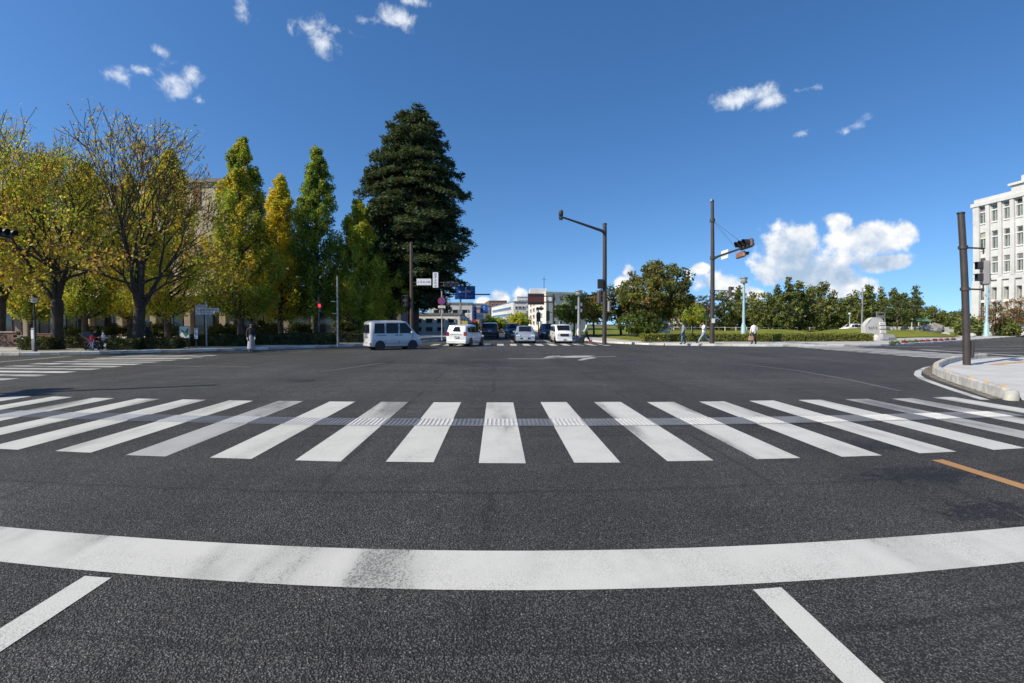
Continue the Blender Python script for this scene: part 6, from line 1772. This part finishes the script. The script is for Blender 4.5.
b.add([(x, -.35 + .06 * (i % 2), z) for i, (x, z) in enumerate(out)] + [(x * .97 + .1, .45, z * .97) for x, z in out], [tuple(range(n)), tuple(range(2 * n - 1, n - 1, -1))] + [(i, (i + 1) % n, n + (i + 1) % n, n + i) for i in range(n)])
b.build('main_stone', ROCKW, root)
q = glyphs(4, ml(874.6, 328)[0] - ml(865.6, 328)[0], .3, False, 77); q.build('lettering', INKK, root, False, ((ml(874.6, 328)[0] + ml(865.6, 328)[0]) / 2, -.37, ml(870, 327.6)[1]))
b = MB()
for i, (y0, y1) in enumerate(((322.2, 325.4), (326.2, 329), (330, 333.5))):
    a, c = ml(876.5, y1), ml(882.6, y0); b.bbox(((a[0] + c[0]) / 2 + .04 * i, -.38, (a[1] + c[1]) / 2), (c[0] - a[0], .14, c[1] - a[1]), .03)
b.build_each('carved_ledge', KERB_L, root)
b = MB(); rock(b, (ml(874, 339)[0], -.5, ml(874, 339)[1]), (.62, .4, .5), 4); b.build('base_rock', ROCKW, root)
b = MB(); a, c = ml(876, 341), ml(890.5, 334.2); b.add([(a[0], -.9, 0), (c[0], -.9, 0), (c[0], .4, 0), (a[0], .4, 0), (a[0] + .1, -.8, c[1] + .05), (c[0] - .35, -.8, c[1]), (c[0] - .35, .3, c[1]), (a[0] + .1, .3, c[1] + .05)], [(0, 1, 2, 3), (4, 7, 6, 5), (0, 4, 5, 1), (1, 5, 6, 2), (2, 6, 7, 3), (3, 7, 4, 0)]); b.build('plinth', pbr('plinth_grey', (.30, .30, .30), .8, var=.1), root)
a, c = ml(881.5, 340.3), ml(889, 337.3); b = MB(); b.box(((a[0] + c[0]) / 2, -.9, (a[1] + c[1]) / 2), (c[0] - a[0], .06, c[1] - a[1])); b.build('plaque', pbr('plaque_grey', (.17, .18, .19), .5), root)
# --- boulders and bits on the lawn
BG = 'boulders on the park lawn'
for i, (px, py, Y, s, m, lab) in enumerate([(899, 336.5, 55, (.7, .5, .3), ROCKG, 'small brown boulder beside the thin open conifer'), (908, 335.5, 56, (1.0, .5, .55), KERB_L, 'white block boulder between the thin conifers'), (927, 333, 62, (2.4, 1.4, 1.0), ROCKG, 'large grey boulder group piece left of the big signal pole'), (934, 332.2, 66, (1.7, 1.3, 1.3), ROCKG, 'dark upright boulder left of the big signal pole'),
                                          (945, 334, 60, (.9, .6, .3), ROCKW, 'flat pale boulder on the open lawn'), (972, 336.5, 54, (.6, .4, .3), ROCKW, 'pale boulder right of the big signal pole'), (997, 333, 62, (.8, .5, .4), ROCKW, 'pale boulder right of the hall lamp post'), (905, 331, 70, (.8, .6, .9), HOOD, 'dark rounded boulder behind the white block')]):
    p = P(px, py, Y); b = MB(); rock(b, (0, 0, s[2] * .55), s, 300 + i)
    tag(b.build('boulder', m, None, False, (p.x, Y, .2)), lab, 'boulder', BG)
def shelter(px, Y, label):
    p = P(px, 330, Y); root = empty('park_shelter', (p.x, Y, .2), 0, label, 'shelter')
    b = MB(); b.add([(-1.6, -1, 2.2), (1.6, -1, 2.2), (1.6, 1, 2.2), (-1.6, 1, 2.2), (-1, 0, 2.9), (1, 0, 2.9)], [(0, 1, 5, 4), (1, 2, 5), (2, 3, 4, 5), (3, 0, 4), (3, 2, 1, 0)]); b.build('roof', pbr('teal_roof', (.07, .25, .20), .6), root)
    for sx in (-1.3, 1.3):
        for sy in (-.8, .8):
            b = MB(); b.tube((sx, sy, 0), (sx, sy, 2.2), .07); b.build('post', KERB_L, root)
shelter(921, 82, 'small park shelter with a teal roof behind the boulders')
# notice board frame behind the monument
p = P(880, 330, 62); root = empty('park_notice_frame', (p.x, 62, .2), 0, 'grey notice frame standing behind the stone monument', 'frame')
h = P(880, 311.5, 62).z - .2
for sx in (-.55, .75):
    b = MB(); b.box((sx, 0, h / 2), (.14, .14, h)); b.build('post', GREYM, root)
b = MB(); b.box((.1, 0, h - .15), (1.5, .16, .22)); b.box((.1, 0, h - .75), (1.16, .1, .5)); b.build('board', GREYM, root)
# --- flower planting along the right kerb
FG = 'low flowering plants along the right kerb'
FM = [pbr('flower_red', (.30, .03, .05), .8, var=.3, vscale=14), pbr('flower_green', (.09, .13, .03), .8, var=.3, vscale=14)]
lf = ['first', 'second', 'third', 'fourth', 'fifth', 'sixth', 'seventh', 'eighth', 'ninth', 'tenth', 'eleventh', 'twelfth']
for i, px in enumerate([896, 901, 908, 914, 920, 926, 932, 939, 945, 951, 957]):
    py = 345.2 - (px - 896) * .063 - .8
    p = G(px, py, .12); rs = np.random.RandomState(400 + i)
    red = i in (2, 5, 6, 7, 8, 9, 10)
    n = 220; c = rs.normal(size=(n, 3)) * np.array([.11, .11, .08]); c[:, 2] = np.abs(c[:, 2]) + .05
    col = palette(rs, n, [(.22, .02, .035), (.33, .05, .08), (.05, .07, .02)] if red else [(.10, .15, .03), (.06, .09, .02), (.16, .2, .04)], [3, 1.4, 1])
    root = empty('bedding_plant', (p.x + .35 * .6, p.y + .6, .12), 0, f'{lf[i]} bedding plant in the kerb row, {"dark red" if red else "green"}, counted from the monument', 'plant', FG)
    link('leaves', leaf_mesh('leaves', c, rs.uniform(.08, .16, n), col, HEDGE_L, 400 + i), root)
    b = MB(); b.tube((0, 0, -.02), (0, 0, .16), .02, n=5); b.build('stem', BARK, root)
# --- utility pole and wires beyond the park
Y = 76; p = P(862, 330, Y)
root = empty('utility_pole', (p.x, Y, .1), 0, 'concrete utility pole rising before the park wood', 'pole')
Hh = P(862, 287.5, Y).z - .1
b = MB(); b.tube((0, 0, 0), (0, 0, Hh), .16, .11); b.build('pole', GREYP, root)
zw = P(862, 303.5, Y).z - .1
b = MB(); b.box((0, 0, zw), (1.8, .1, .1)); b.build('crossarm', GREYP, root)
for k, dz in enumerate((0, -.35)):
    a = Vector((p.x, Y, zw + .1 + dz)); c = Vector((P(735, 306, 60).x, 60, P(735, 306, 60).z - .4 * k))
    pts = [a.lerp(c, t / 14) - Vector((0, 0, .9 * math.sin(math.pi * t / 14))) for t in range(15)]
    b = MB(); b.path(pts, [.022] * 15, 5)
    tag(b.build('overhead_wire', HOOD), ['upper', 'lower'][k] + ' overhead wire running to the utility pole', 'wire')
# --- signal of the left road, only its head reaches into the picture
p = P(4, 232.5, 22)
root = empty('signal_pole', (p.x - 5.5, 24.6, .13), 0, 'signal pole whose dark head just enters the left picture edge', 'pole')
b = MB(); b.tube((0, 0, 0), (0, 0, p.z + 1.0), .15, .12); b.build('pole', BROWNP, root)
b = MB(); b.tube((0, 0, p.z - .1), (5.1, -2.6, p.z - .1), .07); b.build_each('arm', BROWNP, root)
signal3(root, (5.35, -2.6, p.z - .13), R(90), HOOD, None, s=1.1)
# --- near left signal pole: stands outside the picture, its shadow lies on the road
tipg = G(212, 385.2); Hn = 10.8
Lsh = Hn / math.tan(SUN_EL)
root = empty('signal_pole', (tipg.x + SUN_FROM.x * Lsh, tipg.y + SUN_FROM.y * Lsh, 0.02), 0, 'brown signal pole on the near left corner casting its shadow on the road', 'pole')
pole_parts(root, Hn, .15, BROWNP, True, .10)
b = MB(); b.tube((0, 0, 6.4), (1.2, -4.2, 6.4), .07); b.tube((0, 0, 5.4), (2.3, 1.1, 5.4), .07); b.build_each('arm', BROWNP, root)
signal3(root, (2.6, 1.2, 5.5), R(110), SIGB, None, s=1.3)
signal3(root, (1.9, .3, 4.2), R(20), SIGB, None, s=1.1)
signal3(root, (.3, -1.2, 6.6), R(100), SIGB, None, s=1.3)
b = MB(); b.box((1.2, .5, 5.5), (1.4, .06, .5)); b.build('name_sign', SIGNW, root)
# --- shop signs down the far street
SGN = 'shop signs along the far street'
for i, (px, py, Y, w, h, mat, lab) in enumerate([(468.5, 318, 76, 1.1, 1.6, SIGNW, 'white square shop sign above the white minivan'), (474, 313, 88, .9, 2.2, SIGNBLUE, 'blue upright shop sign behind the white minivan'), (479.5, 316, 96, 1.6, 1.3, SIGNW, 'white shop sign left of the black vehicle'),
                                              (484, 309, 104, 1.5, 1.8, SIGNBLUE, 'navy shop sign above the dark street tree'), (472, 322, 80, 1.2, .8, INKR, 'red low shop sign behind the white minivan roof'), (463.5, 324, 70, 1.2, .9, pbr('sign_yellow', (.55, .42, .08), .5), 'yellow low shop sign right of the round sign pole')]):
    p = P(px, py, Y); root = empty('shop_sign', (p.x, Y, .1), 0, lab, 'sign', SGN)
    b = MB(); b.bbox((0, 0, p.z - .1), (w, .16, h), .03); o = b.build('sign_board', mat, root)
    glyphs(3, w * .8, h * .8, h > w, 60 + i).build('lettering', INKW if mat is not SIGNW else INKR, o, False, (0, -.09, p.z - .1))
    b = MB(); b.tube((0, .05, 0), (0, .05, p.z - .1), .06); b.build('pole', GREYP, root)
# --- parked row glimpsed behind the cedar: low shop fronts
